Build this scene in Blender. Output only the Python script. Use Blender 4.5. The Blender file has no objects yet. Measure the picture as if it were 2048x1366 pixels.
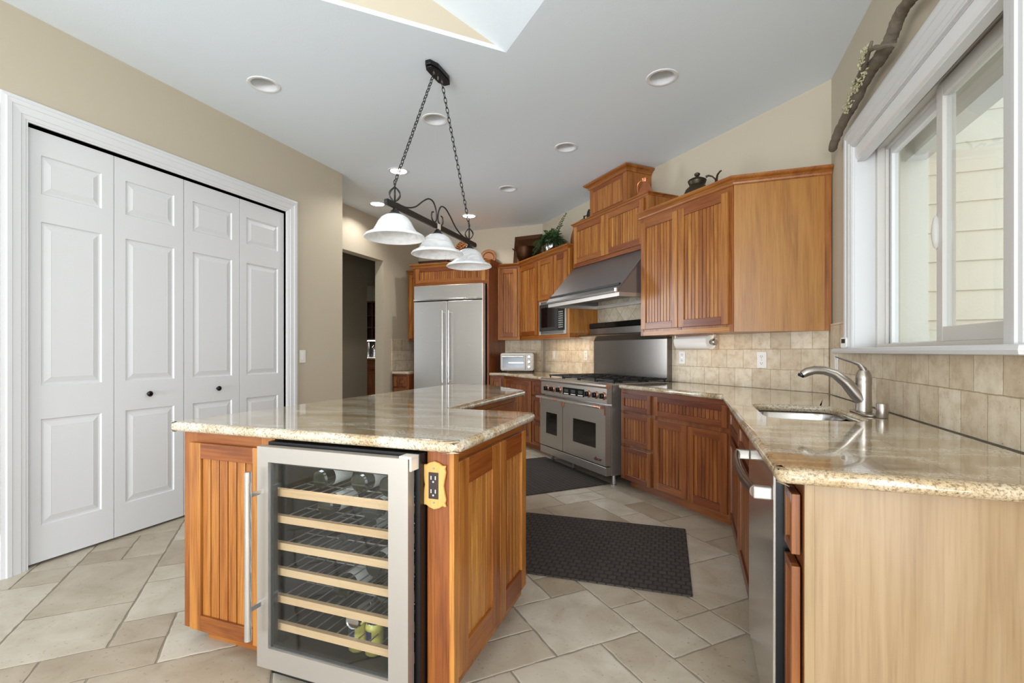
import bpy, bmesh, math, random
from mathutils import Vector, Matrix
R = random.Random(7)
C = bpy.context.scene.collection
S = 2 ** -.5
PI = math.pi
CEIL = 3.06

# ------------------------------------------------------------------ camera
cd = bpy.data.cameras.new('camera'); cam = bpy.data.objects.new('camera', cd); C.objects.link(cam)
cd.sensor_width = 36.0; cd.lens = 972.37 / 2048 * 36.0
cd.shift_y = (703.65 - 683) / 2048
cd.clip_start = 0.05
cam.location = (0, 0, 1.2); cam.rotation_euler = (PI / 2, 0, 0.352445)
bpy.context.scene.camera = cam
# ------------------------------------------------------------------ view
vs = bpy.context.scene.view_settings
vs.view_transform = 'Standard'; vs.look = 'None'; vs.gamma = 1.0; vs.use_curve_mapping = False
vs.exposure = 0.12
# ------------------------------------------------------------------ world: bright overcast sky
w = bpy.data.worlds.new('sky'); bpy.context.scene.world = w; w.use_nodes = True
wb = w.node_tree.nodes['Background']; wb.inputs[0].default_value = (0.86, 0.93, 1.0, 1); wb.inputs[1].default_value = 1.1
# ------------------------------------------------------------------ lights
def area(name, loc, rot, sx, sy, power, col=(1, 1, 1), spread=PI):
    l = bpy.data.lights.new(name, 'AREA'); l.shape = 'RECTANGLE'; l.size = sx; l.size_y = sy
    l.energy = power; l.color = col; l.spread = spread
    o = bpy.data.objects.new(name, l); C.objects.link(o); o.location = loc; o.rotation_euler = rot
    return o
# daylight through the great-room windows behind the camera, plus added fill lights
DAY = (.89, .95, 1.02)
area('daylight_back', (-1.3, -7.9, 2.0), (PI / 2, 0, 0), 4.0, 3.6, 150, DAY)
area('fill_right', (.86, -1.25, 1.5), (PI / 2, 0, PI / 2), 3.5, 2.5, 115, DAY)  # added fill from the right, brightening the side of the island
area('fill_ceiling', (-1.3, -7.7, .5), (PI / 2 + .6, 0, 0), 4.0, 1.0, 520, DAY)  # added upward fill for the ceiling, in place of ground bounce
area('daylight_left', (-3.36, -3.6, 1.9), (PI / 2, 0, -PI / 2), 6.4, 2.9, 70, DAY)
area('daylight_sink_window', (3.2, 3.0, 2.0), (PI / 2, 0, PI / 2), 2.0, 2.0, 35, (.9, .97, 1.0))
area('fill_hall_doorway', (-4.80, 4.40, 1.55), (PI / 2, 0, -PI / 2), 1.1, 1.5, 15, DAY, math.radians(88))  # added fill, out of view, brightening the far kitchen through the doorway
area('patio_daylight', (3.4, 1.2, 3.6), (math.radians(52), 0, math.radians(20)), 2.4, 1.6, 26, (.95, .98, 1.0))

# ------------------------------------------------------------------ materials
M = {}
def nodes(name):
    m = bpy.data.materials.new(name); m.use_nodes = True
    nt = m.node_tree; b = nt.nodes['Principled BSDF']; M[name] = m
    return m, nt, b
def lin(c):
    return tuple((x / 255 / 12.92 if x / 255 <= .04045 else ((x / 255 + .055) / 1.055) ** 2.4) for x in c) + (1,)
def plain(name, c, rough=.5, metal=0, coat=0, bump=0, bscale=200, spec=.5, trans=0, emit=None, estr=0, ior=1.45):
    m, nt, b = nodes(name)
    b.inputs['Base Color'].default_value = lin(c); b.inputs['Roughness'].default_value = rough
    b.inputs['Metallic'].default_value = metal; b.inputs['Coat Weight'].default_value = coat
    b.inputs['Specular IOR Level'].default_value = spec; b.inputs['Transmission Weight'].default_value = trans
    b.inputs['IOR'].default_value = ior
    if emit: b.inputs['Emission Color'].default_value = lin(emit); b.inputs['Emission Strength'].default_value = estr
    N = nt.nodes.new; L = nt.links.new
    tc = N('ShaderNodeTexCoord')
    no = N('ShaderNodeTexNoise'); no.inputs['Scale'].default_value = bscale; no.inputs['Detail'].default_value = 3
    L(tc.outputs['Object'], no.inputs['Vector'])
    if bump:
        bp = N('ShaderNodeBump'); bp.inputs['Strength'].default_value = bump; bp.inputs['Distance'].default_value = .004
        L(no.outputs['Fac'], bp.inputs['Height']); L(bp.outputs[0], b.inputs['Normal'])
    else:   # faint roughness variation keeps every surface procedural
        mr = N('ShaderNodeMapRange'); mr.inputs[3].default_value = max(0, rough - .03); mr.inputs[4].default_value = min(1, rough + .03)
        L(no.outputs['Fac'], mr.inputs[0]); L(mr.outputs[0], b.inputs['Roughness'])
    return m
def ramp(nt, fac, stops):
    r = nt.nodes.new('ShaderNodeValToRGB'); e = r.color_ramp.elements
    e[0].position, e[0].color = stops[0][0], lin(stops[0][1])
    e[1].position, e[1].color = stops[-1][0], lin(stops[-1][1])
    for p, c in stops[1:-1]:
        x = e.new(p); x.color = lin(c)
    nt.links.new(fac, r.inputs[0]); return r
def mixc(nt, f, a, b, mode='MIX'):
    m = nt.nodes.new('ShaderNodeMix'); m.data_type = 'RGBA'; m.blend_type = mode
    for sock, v in ((m.inputs[0], f), (m.inputs[6], a), (m.inputs[7], b)):
        if hasattr(v, 'is_output'): nt.links.new(v, sock)
        else: sock.default_value = v
    return m.outputs[2]
def wood(name, light, mid, dark, rough=.36, coat=.15, scale=1.0, contrast=.55):
    m, nt, b = nodes(name); N = nt.nodes.new; L = nt.links.new
    g = N('ShaderNodeAttribute'); g.attribute_name = 'gc'
    t = N('ShaderNodeAttribute'); t.attribute_name = 'tone'
    mp = N('ShaderNodeMapping'); mp.inputs['Scale'].default_value = (11 * scale, 11 * scale, 1.1 * scale); L(g.outputs['Vector'], mp.inputs[0])
    n1 = N('ShaderNodeTexNoise'); n1.inputs['Scale'].default_value = 1.0; n1.inputs['Detail'].default_value = 5; n1.inputs['Distortion'].default_value = 1.2; L(mp.outputs[0], n1.inputs['Vector'])
    mp2 = N('ShaderNodeMapping'); mp2.inputs['Scale'].default_value = (140 * scale, 140 * scale, 5 * scale); L(g.outputs['Vector'], mp2.inputs[0])
    n2 = N('ShaderNodeTexNoise'); n2.inputs['Scale'].default_value = 1.0; n2.inputs['Detail'].default_value = 3; L(mp2.outputs[0], n2.inputs['Vector'])
    base = ramp(nt, n1.outputs['Fac'], [(.25, dark), (.45, mid), (.75, light)])
    tint = ramp(nt, t.outputs['Fac'], [(0, (172, 124, 106)), (.35, (214, 190, 172)), (.65, (238, 226, 212)), (1, (255, 252, 238))])
    c = mixc(nt, 1.0, base.outputs[0], tint.outputs[0], 'MULTIPLY')
    fine = ramp(nt, n2.outputs['Fac'], [(.32, (178, 150, 126)), (.56, (255, 255, 255))])
    c2 = mixc(nt, contrast, c, fine.outputs[0], 'MULTIPLY')
    L(c2, b.inputs['Base Color'])
    b.inputs['Roughness'].default_value = rough; b.inputs['Coat Weight'].default_value = coat; b.inputs['Coat Roughness'].default_value = .15
    bp = N('ShaderNodeBump'); bp.inputs['Strength'].default_value = .06; bp.inputs['Distance'].default_value = .002
    L(n2.outputs['Fac'], bp.inputs['Height']); L(bp.outputs[0], b.inputs['Normal'])
    return m
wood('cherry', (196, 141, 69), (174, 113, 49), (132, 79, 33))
wood('cherry_shaded', (160, 104, 52), (134, 78, 35), (100, 55, 25))  # cherry again, with the shade on the base cabinets put into its colour
wood('cherry_panel', (186, 138, 68), (175, 124, 56), (156, 106, 44), contrast=.3)
wood('maple_panel', (172, 150, 122), (158, 135, 104), (141, 116, 83), contrast=.25, scale=.8)
wood('beech', (240, 208, 170), (234, 200, 160), (224, 188, 146), contrast=.15)
wood('oak_plate', (226, 184, 116), (216, 170, 100), (196, 148, 80), contrast=.3)
wood('walnut', (92, 58, 38), (72, 44, 28), (50, 30, 20))
def granite():
    m, nt, b = nodes('granite'); N = nt.nodes.new; L = nt.links.new
    tc = N('ShaderNodeTexCoord')
    mp = N('ShaderNodeMapping'); mp.inputs['Scale'].default_value = (1.6, 4.5, 3); mp.inputs['Rotation'].default_value = (0, 0, .5); L(tc.outputs['Object'], mp.inputs[0])
    n1 = N('ShaderNodeTexNoise'); n1.inputs['Scale'].default_value = 1.3; n1.inputs['Detail'].default_value = 7; n1.inputs['Distortion'].default_value = 1.1; L(mp.outputs[0], n1.inputs['Vector'])
    base = ramp(nt, n1.outputs['Fac'], [(.28, (152, 134, 112)), (.40, (190, 168, 132)), (.50, (204, 190, 166)), (.60, (228, 222, 208)), (.72, (204, 190, 168))])
    n2 = N('ShaderNodeTexNoise'); n2.inputs['Scale'].default_value = 120; n2.inputs['Detail'].default_value = 4; n2.inputs['Roughness'].default_value = .75; L(tc.outputs['Object'], n2.inputs['Vector'])
    sp = ramp(nt, n2.outputs['Fac'], [(.30, (70, 58, 50)), (.40, (168, 146, 120)), (.50, (240, 234, 222)), (.66, (255, 252, 248))])
    n3 = N('ShaderNodeTexNoise'); n3.inputs['Scale'].default_value = 230; n3.inputs['Detail'].default_value = 2; L(tc.outputs['Object'], n3.inputs['Vector'])
    bl = ramp(nt, n3.outputs['Fac'], [(.30, (60, 54, 52)), (.37, (255, 255, 255))])
    c = mixc(nt, .8, base.outputs[0], sp.outputs[0], 'MULTIPLY')
    c = mixc(nt, .7, c, bl.outputs[0], 'MULTIPLY')
    L(c, b.inputs['Base Color']); b.inputs['Roughness'].default_value = .09; b.inputs['Specular IOR Level'].default_value = .75
    b.inputs['Coat Weight'].default_value = .6; b.inputs['Coat Roughness'].default_value = .02
granite()
def tile(name, c1, c2, mort, bw, rh, rot=0, off=.5, rough=.55, mort_size=.003, tumbled=True):
    m, nt, b = nodes(name); N = nt.nodes.new; L = nt.links.new
    tc = N('ShaderNodeTexCoord'); sx = N('ShaderNodeSeparateXYZ'); cx = N('ShaderNodeCombineXYZ')
    L(tc.outputs['Object'], sx.inputs[0]); L(sx.outputs[0], cx.inputs[0]); L(sx.outputs[2], cx.inputs[1])
    mp = N('ShaderNodeMapping'); mp.inputs['Rotation'].default_value = (0, 0, rot); L(cx.outputs[0], mp.inputs[0])
    nz = N('ShaderNodeTexNoise'); nz.inputs['Scale'].default_value = 26; nz.inputs['Detail'].default_value = 3; L(tc.outputs['Object'], nz.inputs['Vector'])
    ad = N('ShaderNodeVectorMath'); ad.operation = 'MULTIPLY_ADD'; ad.inputs[1].default_value = (.007, .007, 0); L(nz.outputs['Color'], ad.inputs[0]); L(mp.outputs[0], ad.inputs[2])
    br = N('ShaderNodeTexBrick'); br.inputs['Scale'].default_value = 1; br.inputs['Brick Width'].default_value = bw; br.inputs['Row Height'].default_value = rh
    br.inputs['Mortar Size'].default_value = mort_size; br.inputs['Mortar Smooth'].default_value = .6; br.offset = off
    br.inputs['Color1'].default_value = lin(c1); br.inputs['Color2'].default_value = lin(c2); br.inputs['Mortar'].default_value = lin(mort)
    L(ad.outputs[0], br.inputs['Vector'])
    n2 = N('ShaderNodeTexNoise'); n2.inputs['Scale'].default_value = 14; n2.inputs['Detail'].default_value = 6; n2.inputs['Roughness'].default_value = .65; L(tc.outputs['Object'], n2.inputs['Vector'])
    v = ramp(nt, n2.outputs['Fac'], [(.3, (206, 192, 172)), (.5, (240, 234, 224)), (.7, (255, 255, 252))])
    c = mixc(nt, .85, br.outputs['Color'], v.outputs[0], 'MULTIPLY')
    vo = N('ShaderNodeTexNoise'); vo.inputs['Scale'].default_value = 110; vo.inputs['Detail'].default_value = 2; L(tc.outputs['Object'], vo.inputs['Vector'])
    pit = ramp(nt, vo.outputs['Fac'], [(.27, (150, 132, 108)), (.335, (255, 255, 255))])
    c = mixc(nt, .75, c, pit.outputs[0], 'MULTIPLY')
    L(c, b.inputs['Base Color']); b.inputs['Roughness'].default_value = rough
    inv = N('ShaderNodeMath'); inv.operation = 'SUBTRACT'; inv.inputs[0].default_value = 1; L(br.outputs['Fac'], inv.inputs[1])
    ad2 = N('ShaderNodeMath'); ad2.operation = 'MULTIPLY_ADD'; ad2.inputs[1].default_value = .25; L(n2.outputs['Fac'], ad2.inputs[0]); L(inv.outputs[0], ad2.inputs[2])
    bp = N('ShaderNodeBump'); bp.inputs['Strength'].default_value = .5; bp.inputs['Distance'].default_value = .004
    L(ad2.outputs[0], bp.inputs['Height']); L(bp.outputs[0], b.inputs['Normal'])
tile('travertine_wall', (236, 226, 208), (212, 196, 172), (184, 168, 142), .163, .1535, mort_size=.0028)
tile('travertine_diamond', (206, 196, 178), (190, 178, 156), (160, 146, 122), .15, .15, rot=PI / 4, off=0)
def floor_mat():
    m, nt, b = nodes('travertine_floor'); N = nt.nodes.new; L = nt.links.new
    tc = N('ShaderNodeTexCoord'); t = N('ShaderNodeAttribute'); t.attribute_name = 'tone'; g = N('ShaderNodeAttribute'); g.attribute_name = 'gc'
    n1 = N('ShaderNodeTexNoise'); n1.inputs['Scale'].default_value = 5; n1.inputs['Detail'].default_value = 8; n1.inputs['Roughness'].default_value = .6; n1.inputs['Distortion'].default_value = .6; L(g.outputs['Vector'], n1.inputs['Vector'])
    base = ramp(nt, n1.outputs['Fac'], [(.3, (182, 170, 153)), (.5, (199, 190, 175)), (.7, (211, 204, 192))])
    ti = ramp(nt, t.outputs['Fac'], [(0, (214, 203, 188)), (.5, (240, 235, 226)), (1, (255, 254, 250))])
    c = mixc(nt, 1, base.outputs[0], ti.outputs[0], 'MULTIPLY')
    n2 = N('ShaderNodeTexNoise'); n2.inputs['Scale'].default_value = 60; n2.inputs['Detail'].default_value = 3; L(tc.outputs['Object'], n2.inputs['Vector'])
    pit = ramp(nt, n2.outputs['Fac'], [(.28, (170, 152, 128)), (.36, (255, 255, 255))])
    c = mixc(nt, .5, c, pit.outputs[0], 'MULTIPLY')
    L(c, b.inputs['Base Color']); b.inputs['Roughness'].default_value = .36; b.inputs['Specular IOR Level'].default_value = .5
    bp = N('ShaderNodeBump'); bp.inputs['Strength'].default_value = .15; bp.inputs['Distance'].default_value = .004; L(n1.outputs['Fac'], bp.inputs['Height']); L(bp.outputs[0], b.inputs['Normal'])
floor_mat()
def steel(name, c, rough, metal=.8, aniso_dir='z', bump=.0):
    m, nt, b = nodes(name); N = nt.nodes.new; L = nt.links.new
    tc = N('ShaderNodeTexCoord'); mp = N('ShaderNodeMapping')
    mp.inputs['Scale'].default_value = (3, 3, 300) if aniso_dir == 'z' else (300, 300, 3); L(tc.outputs['Object'], mp.inputs[0])
    n = N('ShaderNodeTexNoise'); n.inputs['Scale'].default_value = 2; n.inputs['Detail'].default_value = 2; L(mp.outputs[0], n.inputs['Vector'])
    b.inputs['Base Color'].default_value = lin(c); b.inputs['Metallic'].default_value = metal
    mr = N('ShaderNodeMapRange'); mr.inputs[3].default_value = rough - .008; mr.inputs[4].default_value = rough + .008; L(n.outputs['Fac'], mr.inputs[0]); L(mr.outputs[0], b.inputs['Roughness'])
    bp = N('ShaderNodeBump'); bp.inputs['Strength'].default_value = bump; bp.inputs['Distance'].default_value = .001; L(n.outputs['Fac'], bp.inputs['Height']); L(bp.outputs[0], b.inputs['Normal'])
steel('steel', (206, 204, 200), .27, .68)
steel('steel_hood', (142, 140, 139), .34, .8)
steel('steel_range', (168, 161, 152), .28, .75)
steel('steel_guard', (132, 127, 121), .2, .9)
steel('steel_smooth', (210, 208, 205), .16, .85)
steel('steel_dull', (188, 182, 174), .42)
plain('nickel', (176, 168, 158), .30, .92)
plain('toaster_metal', (176, 170, 162), .5, .55)
plain('oven_glass', (52, 62, 68), .16, spec=.35)
plain('handle_bronze', (118, 104, 94), .3, .9)
plain('edge_metal', (232, 226, 216), .35, .3)
plain('wall_paint', (192, 181, 160), .8, bump=.05, bscale=180)
plain('ceiling_paint', (232, 241, 248), .6, bump=.12, bscale=140)
plain('vault_paint', (196, 184, 162), .8, bump=.05, bscale=180)
plain('white_paint', (218, 218, 218), .38)
plain('white_gloss', (232, 232, 232), .25)
plain('grout', (146, 136, 121), .9, bump=.3, bscale=120)
plain('black', (14, 14, 15), .35)
plain('black_gloss', (10, 10, 12), .08)
plain('cast_iron', (16, 16, 17), .5, bump=.2)
plain('bronze_iron', (62, 60, 58), .42, .7)
plain('dark_void', (18, 15, 13), .9)
plain('copper', (206, 130, 92), .34, .85, bump=.05, bscale=40)
plain('copper_old', (78, 52, 36), .5, 1, bump=.25, bscale=30)
plain('copper_dark', (74, 66, 54), .45, .8, bump=.3, bscale=35)
plain('copper_trim', (198, 146, 122), .3, .9)
plain('silver', (220, 220, 220), .12, 1)
plain('cord_vinyl', (232, 232, 230), .4)
plain('plastic_white', (236, 234, 228), .35)
plain('slot_dark', (40, 38, 36), .5)
plain('brown_plastic', (48, 36, 32), .4)
plain('pinecone', (120, 72, 34), .6)
plain('fern_leaf', (52, 84, 44), .55)
plain('fern_leaf_dry', (92, 100, 52), .6)
plain('lichen', (186, 180, 148), .95, bump=.8, bscale=120)
plain('bark', (112, 102, 88), .9, bump=1.0, bscale=45)
plain('paper', (244, 240, 232), .85, bump=.25, bscale=300)
plain('vinyl_frame', (214, 210, 204), .35)
plain('siding', (224, 220, 205), .8, bump=.35, bscale=60)
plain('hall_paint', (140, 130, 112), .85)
plain('bulb_glass', (232, 232, 230), .3)
plain('badge_red', (110, 30, 26), .3, .4)
plain('display', (20, 24, 22), .1)
plain('bottle_glass', (16, 26, 18), .06, coat=.5)
plain('bottle_label', (228, 226, 218), .6)
plain('foil', (30, 30, 34), .25, .8)
plain('can_yellow', (214, 200, 96), .3)
plain('can_blue', (42, 52, 90), .3)
plain('can_pink', (190, 84, 110), .3)
plain('led', (255, 250, 240), .5, emit=(255, 250, 240), estr=6)
def glass(name, tint, refl=.08):
    m = bpy.data.materials.new(name); m.use_nodes = True; M[name] = m; nt = m.node_tree
    for n in list(nt.nodes): nt.nodes.remove(n)
    N = nt.nodes.new; L = nt.links.new
    o = N('ShaderNodeOutputMaterial'); t = N('ShaderNodeBsdfTransparent'); t.inputs[0].default_value = lin(tint)
    g = N('ShaderNodeBsdfGlossy'); g.inputs['Roughness'].default_value = .01; mx = N('ShaderNodeMixShader')
    f = N('ShaderNodeLayerWeight'); f.inputs[0].default_value = .5
    pw = N('ShaderNodeMath'); pw.operation = 'POWER'; pw.inputs[1].default_value = 4.0; L(f.outputs['Facing'], pw.inputs[0])
    sc = N('ShaderNodeMath'); sc.operation = 'MULTIPLY_ADD'; sc.inputs[1].default_value = .9; sc.inputs[2].default_value = refl; L(pw.outputs[0], sc.inputs[0])
    L(sc.outputs[0], mx.inputs[0]); L(t.outputs[0], mx.inputs[1]); L(g.outputs[0], mx.inputs[2]); L(mx.outputs[0], o.inputs[0])
glass('window_glass', (250, 252, 251), .03)
glass('cooler_glass', (244, 247, 248), .05)
def shade_mat():
    m, nt, b = nodes('alabaster'); N = nt.nodes.new; L = nt.links.new
    tc = N('ShaderNodeTexCoord'); n = N('ShaderNodeTexNoise'); n.inputs['Scale'].default_value = 7; n.inputs['Detail'].default_value = 4; n.inputs['Distortion'].default_value = 2.5
    mp = N('ShaderNodeMapping'); mp.inputs['Scale'].default_value = (1, 1, 2.2); L(tc.outputs['Object'], mp.inputs[0]); L(mp.outputs[0], n.inputs['Vector'])
    r = ramp(nt, n.outputs['Fac'], [(.35, (224, 226, 228)), (.6, (250, 250, 250))]); L(r.outputs[0], b.inputs['Base Color'])
    b.inputs['Roughness'].default_value = .3; b.inputs['Subsurface Weight'].default_value = .6; b.inputs['Subsurface Radius'].default_value = (.05, .05, .05); b.inputs['Subsurface Scale'].default_value = .4
shade_mat()
def mat_rubber():
    m, nt, b = nodes('mat_rubber'); N = nt.nodes.new; L = nt.links.new
    tc = N('ShaderNodeTexCoord'); br = N('ShaderNodeTexBrick'); br.inputs['Scale'].default_value = 1; br.inputs['Brick Width'].default_value = .046; br.inputs['Row Height'].default_value = .046; br.offset = .5
    br.inputs['Mortar Size'].default_value = .0055; br.inputs['Mortar Smooth'].default_value = .4
    br.inputs['Color1'].default_value = lin((82, 73, 66)); br.inputs['Color2'].default_value = lin((74, 65, 59)); br.inputs['Mortar'].default_value = lin((52, 46, 42))
    L(tc.outputs['Object'], br.inputs['Vector'])
    n = N('ShaderNodeTexNoise'); n.inputs['Scale'].default_value = 300; L(tc.outputs['Object'], n.inputs['Vector'])
    v = ramp(nt, n.outputs['Fac'], [(.35, (170, 170, 170)), (.65, (255, 255, 255))])
    L(mixc(nt, .7, br.outputs['Color'], v.outputs[0], 'MULTIPLY'), b.inputs['Base Color']); b.inputs['Roughness'].default_value = .95
    inv = N('ShaderNodeMath'); inv.operation = 'SUBTRACT'; inv.inputs[0].default_value = 1; L(br.outputs['Fac'], inv.inputs[1])
    bp = N('ShaderNodeBump'); bp.inputs['Strength'].default_value = .8; bp.inputs['Distance'].default_value = .004; L(inv.outputs[0], bp.inputs['Height']); L(bp.outputs[0], b.inputs['Normal'])
mat_rubber()

# ------------------------------------------------------------------ mesh builder
class MB:
    def __init__(s): s.v = []; s.f = []; s.tone = []; s.g = []; s.mi = []
    def face(s, idx, tone=.5, gc=None, mi=0):
        s.f.append(idx); s.tone.append(tone); s.mi.append(mi)
        s.g.append(gc if gc else [s.v[i] for i in idx])
    def add(s, vs, fs, tone=None, grain='z', mi=0, off=None):
        t = R.random() if tone is None else tone
        o = off or (R.uniform(-9, 9), R.uniform(-9, 9), R.uniform(-9, 9)); b = len(s.v); s.v += [tuple(p) for p in vs]
        def gc(p):
            x, y, z = p
            if grain == 'x': x, z = z, x
            elif grain == 'y': y, z = z, y
            return (x + o[0], y + o[1], z + o[2])
        for f in fs: s.face([b + i for i in f], t, [gc(vs[i]) for i in f], mi)
    def box(s, x0, x1, y0, y1, z0, z1, grain='z', tone=None, mi=0):
        if x0 > x1: x0, x1 = x1, x0
        if y0 > y1: y0, y1 = y1, y0
        if z0 > z1: z0, z1 = z1, z0
        v = [(x0, y0, z0), (x1, y0, z0), (x1, y1, z0), (x0, y1, z0), (x0, y0, z1), (x1, y0, z1), (x1, y1, z1), (x0, y1, z1)]
        s.add(v, [(3, 2, 1, 0), (4, 5, 6, 7), (0, 1, 5, 4), (1, 2, 6, 5), (2, 3, 7, 6), (3, 0, 4, 7)], tone, grain, mi)
    def prism(s, poly, z0, z1, grain='z', tone=None, mi=0, ax='z'):
        n = len(poly)
        A = sum(poly[i][0] * poly[(i + 1) % n][1] - poly[(i + 1) % n][0] * poly[i][1] for i in range(n))
        if (A < 0) != (ax == 'y'): poly = poly[::-1]
        def P(a, b, h): return (a, b, h) if ax == 'z' else ((a, h, b) if ax == 'y' else (h, a, b))
        v = [P(a, b, z0) for a, b in poly] + [P(a, b, z1) for a, b in poly]
        f = [tuple(range(n))[::-1], tuple(range(n, 2 * n))] + [(i, (i + 1) % n, n + (i + 1) % n, n + i) for i in range(n)]
        s.add(v, f, tone, grain, mi)
    def lathe(s, prof, c=(0, 0, 0), seg=32, ax='z', mi=0, tone=.5, cap=True):
        v = []; f = []; n = len(prof)
        for r, h in prof:
            for k in range(seg):
                a = 2 * PI * k / seg; p = (r * math.cos(a), r * math.sin(a), h)
                if ax == 'y': p = (p[0], p[2], -p[1])
                if ax == 'x': p = (p[2], p[0], p[1])
                v.append((p[0] + c[0], p[1] + c[1], p[2] + c[2]))
        for i in range(n - 1):
            for k in range(seg):
                k2 = (k + 1) % seg; f.append((i * seg + k, i * seg + k2, (i + 1) * seg + k2, (i + 1) * seg + k))
        if cap:
            f.append(tuple(range(seg))[::-1]); f.append(tuple(range((n - 1) * seg, n * seg)))
        s.add(v, f, tone, 'z', mi)
    def tube(s, pts, rad, seg=12, mi=0, closed=False, flat=1.0):
        pts = [Vector(p) for p in pts]; n = len(pts); rr = rad if isinstance(rad, (list, tuple)) else [rad] * n
        v = []; f = []; up = None
        for i, p in enumerate(pts):
            a = pts[(i - 1) % n] if (i or closed) else p; b2 = pts[(i + 1) % n] if (i < n - 1 or closed) else p
            t = (b2 - a).normalized()
            if up is None:
                up = Vector((0, 0, 1)) if abs(t.z) < .9 else Vector((1, 0, 0))
            up = (up - t * up.dot(t)).normalized(); sd = t.cross(up)
            for k in range(seg):
                an = 2 * PI * k / seg; v.append(p + sd * math.cos(an) * rr[i] + up * math.sin(an) * rr[i] * flat)
        m = n if closed else n - 1
        for i in range(m):
            for k in range(seg):
                k2 = (k + 1) % seg; j = (i + 1) % n; f.append((i * seg + k, i * seg + k2, j * seg + k2, j * seg + k))
        if not closed: f.append(tuple(range(seg))[::-1]); f.append(tuple(range((n - 1) * seg, n * seg)))
        s.add([tuple(x) for x in v], f, .5, 'z', mi)
    def sweep(s, path, prof, mp=lambda a, b, h: (a, b, h), closed=False, grain='x', tone=None, mi=0, side=1):
        # prof: (offset to the side, height); path: plan polyline, mitred corners
        n = len(path); v = []; f = []; k = len(prof)
        def nrm(i, j):
            dx, dy = path[j][0] - path[i][0], path[j][1] - path[i][1]; l = math.hypot(dx, dy); return (dy / l * side, -dx / l * side)
        for i in range(n):
            if closed or 0 < i < n - 1: n1, n2 = nrm((i - 1) % n, i), nrm(i, (i + 1) % n)
            elif i == 0: n1 = n2 = nrm(0, 1)
            else: n1 = n2 = nrm(n - 2, n - 1)
            d = 1 + n1[0] * n2[0] + n1[1] * n2[1]; m = ((n1[0] + n2[0]) / d, (n1[1] + n2[1]) / d)
            for o, h in prof: v.append(mp(path[i][0] + m[0] * o, path[i][1] + m[1] * o, h))
        for i in range(n if closed else n - 1):
            j = (i + 1) % n
            for q in range(k):
                q2 = (q + 1) % k; f.append((i * k + q, i * k + q2, j * k + q2, j * k + q))
        if not closed: f.append(tuple(range(k))); f.append(tuple(range((n - 1) * k, n * k))[::-1])
        s.add(v, f, tone, grain, mi)
    def sphere(s, c, r, seg=12, mi=0, sc=(1, 1, 1)):
        m = seg // 2; v = []; f = []
        for i in range(m + 1):
            t = PI * i / m
            for k in range(seg):
                a = 2 * PI * k / seg; v.append((c[0] + r * sc[0] * math.sin(t) * math.cos(a), c[1] + r * sc[1] * math.sin(t) * math.sin(a), c[2] + r * sc[2] * math.cos(t)))
        for i in range(m):
            for k in range(seg):
                k2 = (k + 1) % seg; f.append((i * seg + k, (i + 1) * seg + k, (i + 1) * seg + k2, i * seg + k2))
        s.add(v, f, .5, 'z', mi)
    def mesh(s, name, mats, merge=True):
        me = bpy.data.meshes.new(name); me.from_pydata(s.v, [], s.f)
        at = me.attributes.new('tone', 'FLOAT', 'FACE'); at.data.foreach_set('value', s.tone)
        ag = me.attributes.new('gc', 'FLOAT_VECTOR', 'CORNER'); ag.data.foreach_set('vector', [x for g in s.g for p in g for x in p])
        me.polygons.foreach_set('material_index', s.mi)
        for m in (mats if isinstance(mats, (list, tuple)) else [mats]): me.materials.append(M[m])
        bm = bmesh.new(); bm.from_mesh(me)
        bmesh.ops.recalc_face_normals(bm, faces=bm.faces); bm.to_mesh(me); bm.free()
        return me
    def build(s, name, mats, parent=None, bevel=0, smooth=False, seg=2, label=None, ang=40):
        o = bpy.data.objects.new(name, s.mesh(name, mats)); C.objects.link(o)
        if parent: o.parent = parent
        if smooth:
            for p in o.data.polygons: p.use_smooth = True
        if smooth == 'auto' or (smooth and bevel):
            pass
        if bevel:
            b = o.modifiers.new('edge', 'BEVEL'); b.width = bevel; b.segments = seg; b.limit_method = 'ANGLE'; b.angle_limit = math.radians(ang)
        if smooth:
            try:
                o.data.set_sharp_from_angle(angle=math.radians(38))
            except Exception: pass
        if label: o['label'] = label
        return o
def thing(name, label, cat, loc=(0, 0, 0), rz=0, group=None):
    o = bpy.data.objects.new(name, None); C.objects.link(o); o.location = loc; o.rotation_euler = (0, 0, rz); o.empty_display_size = .1
    o['label'] = label; o['category'] = cat
    if group: o['group'] = group
    return o
def tag(o, label, cat, group=None):
    o['label'] = label; o['category'] = cat
    if group: o['group'] = group
    return o
def struct(o): o['kind'] = 'structure'; return o
def rcw(r, c): return (-r * S + c * S, r * S + c * S)          # range-wall coordinates -> world
def loc_poly(t, poly):                                          # world plan polygon -> local of thing t
    a = -t.rotation_euler.z; return [((x - t.location.x) * math.cos(a) - (y - t.location.y) * math.sin(a), (x - t.location.x) * math.sin(a) + (y - t.location.y) * math.cos(a)) for x, y in poly]
def copy_tree(o, parent=None):
    c = o.copy(); C.objects.link(c)
    if parent: c.parent = parent
    for ch in list(o.children): copy_tree(ch, c)
    return c
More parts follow.
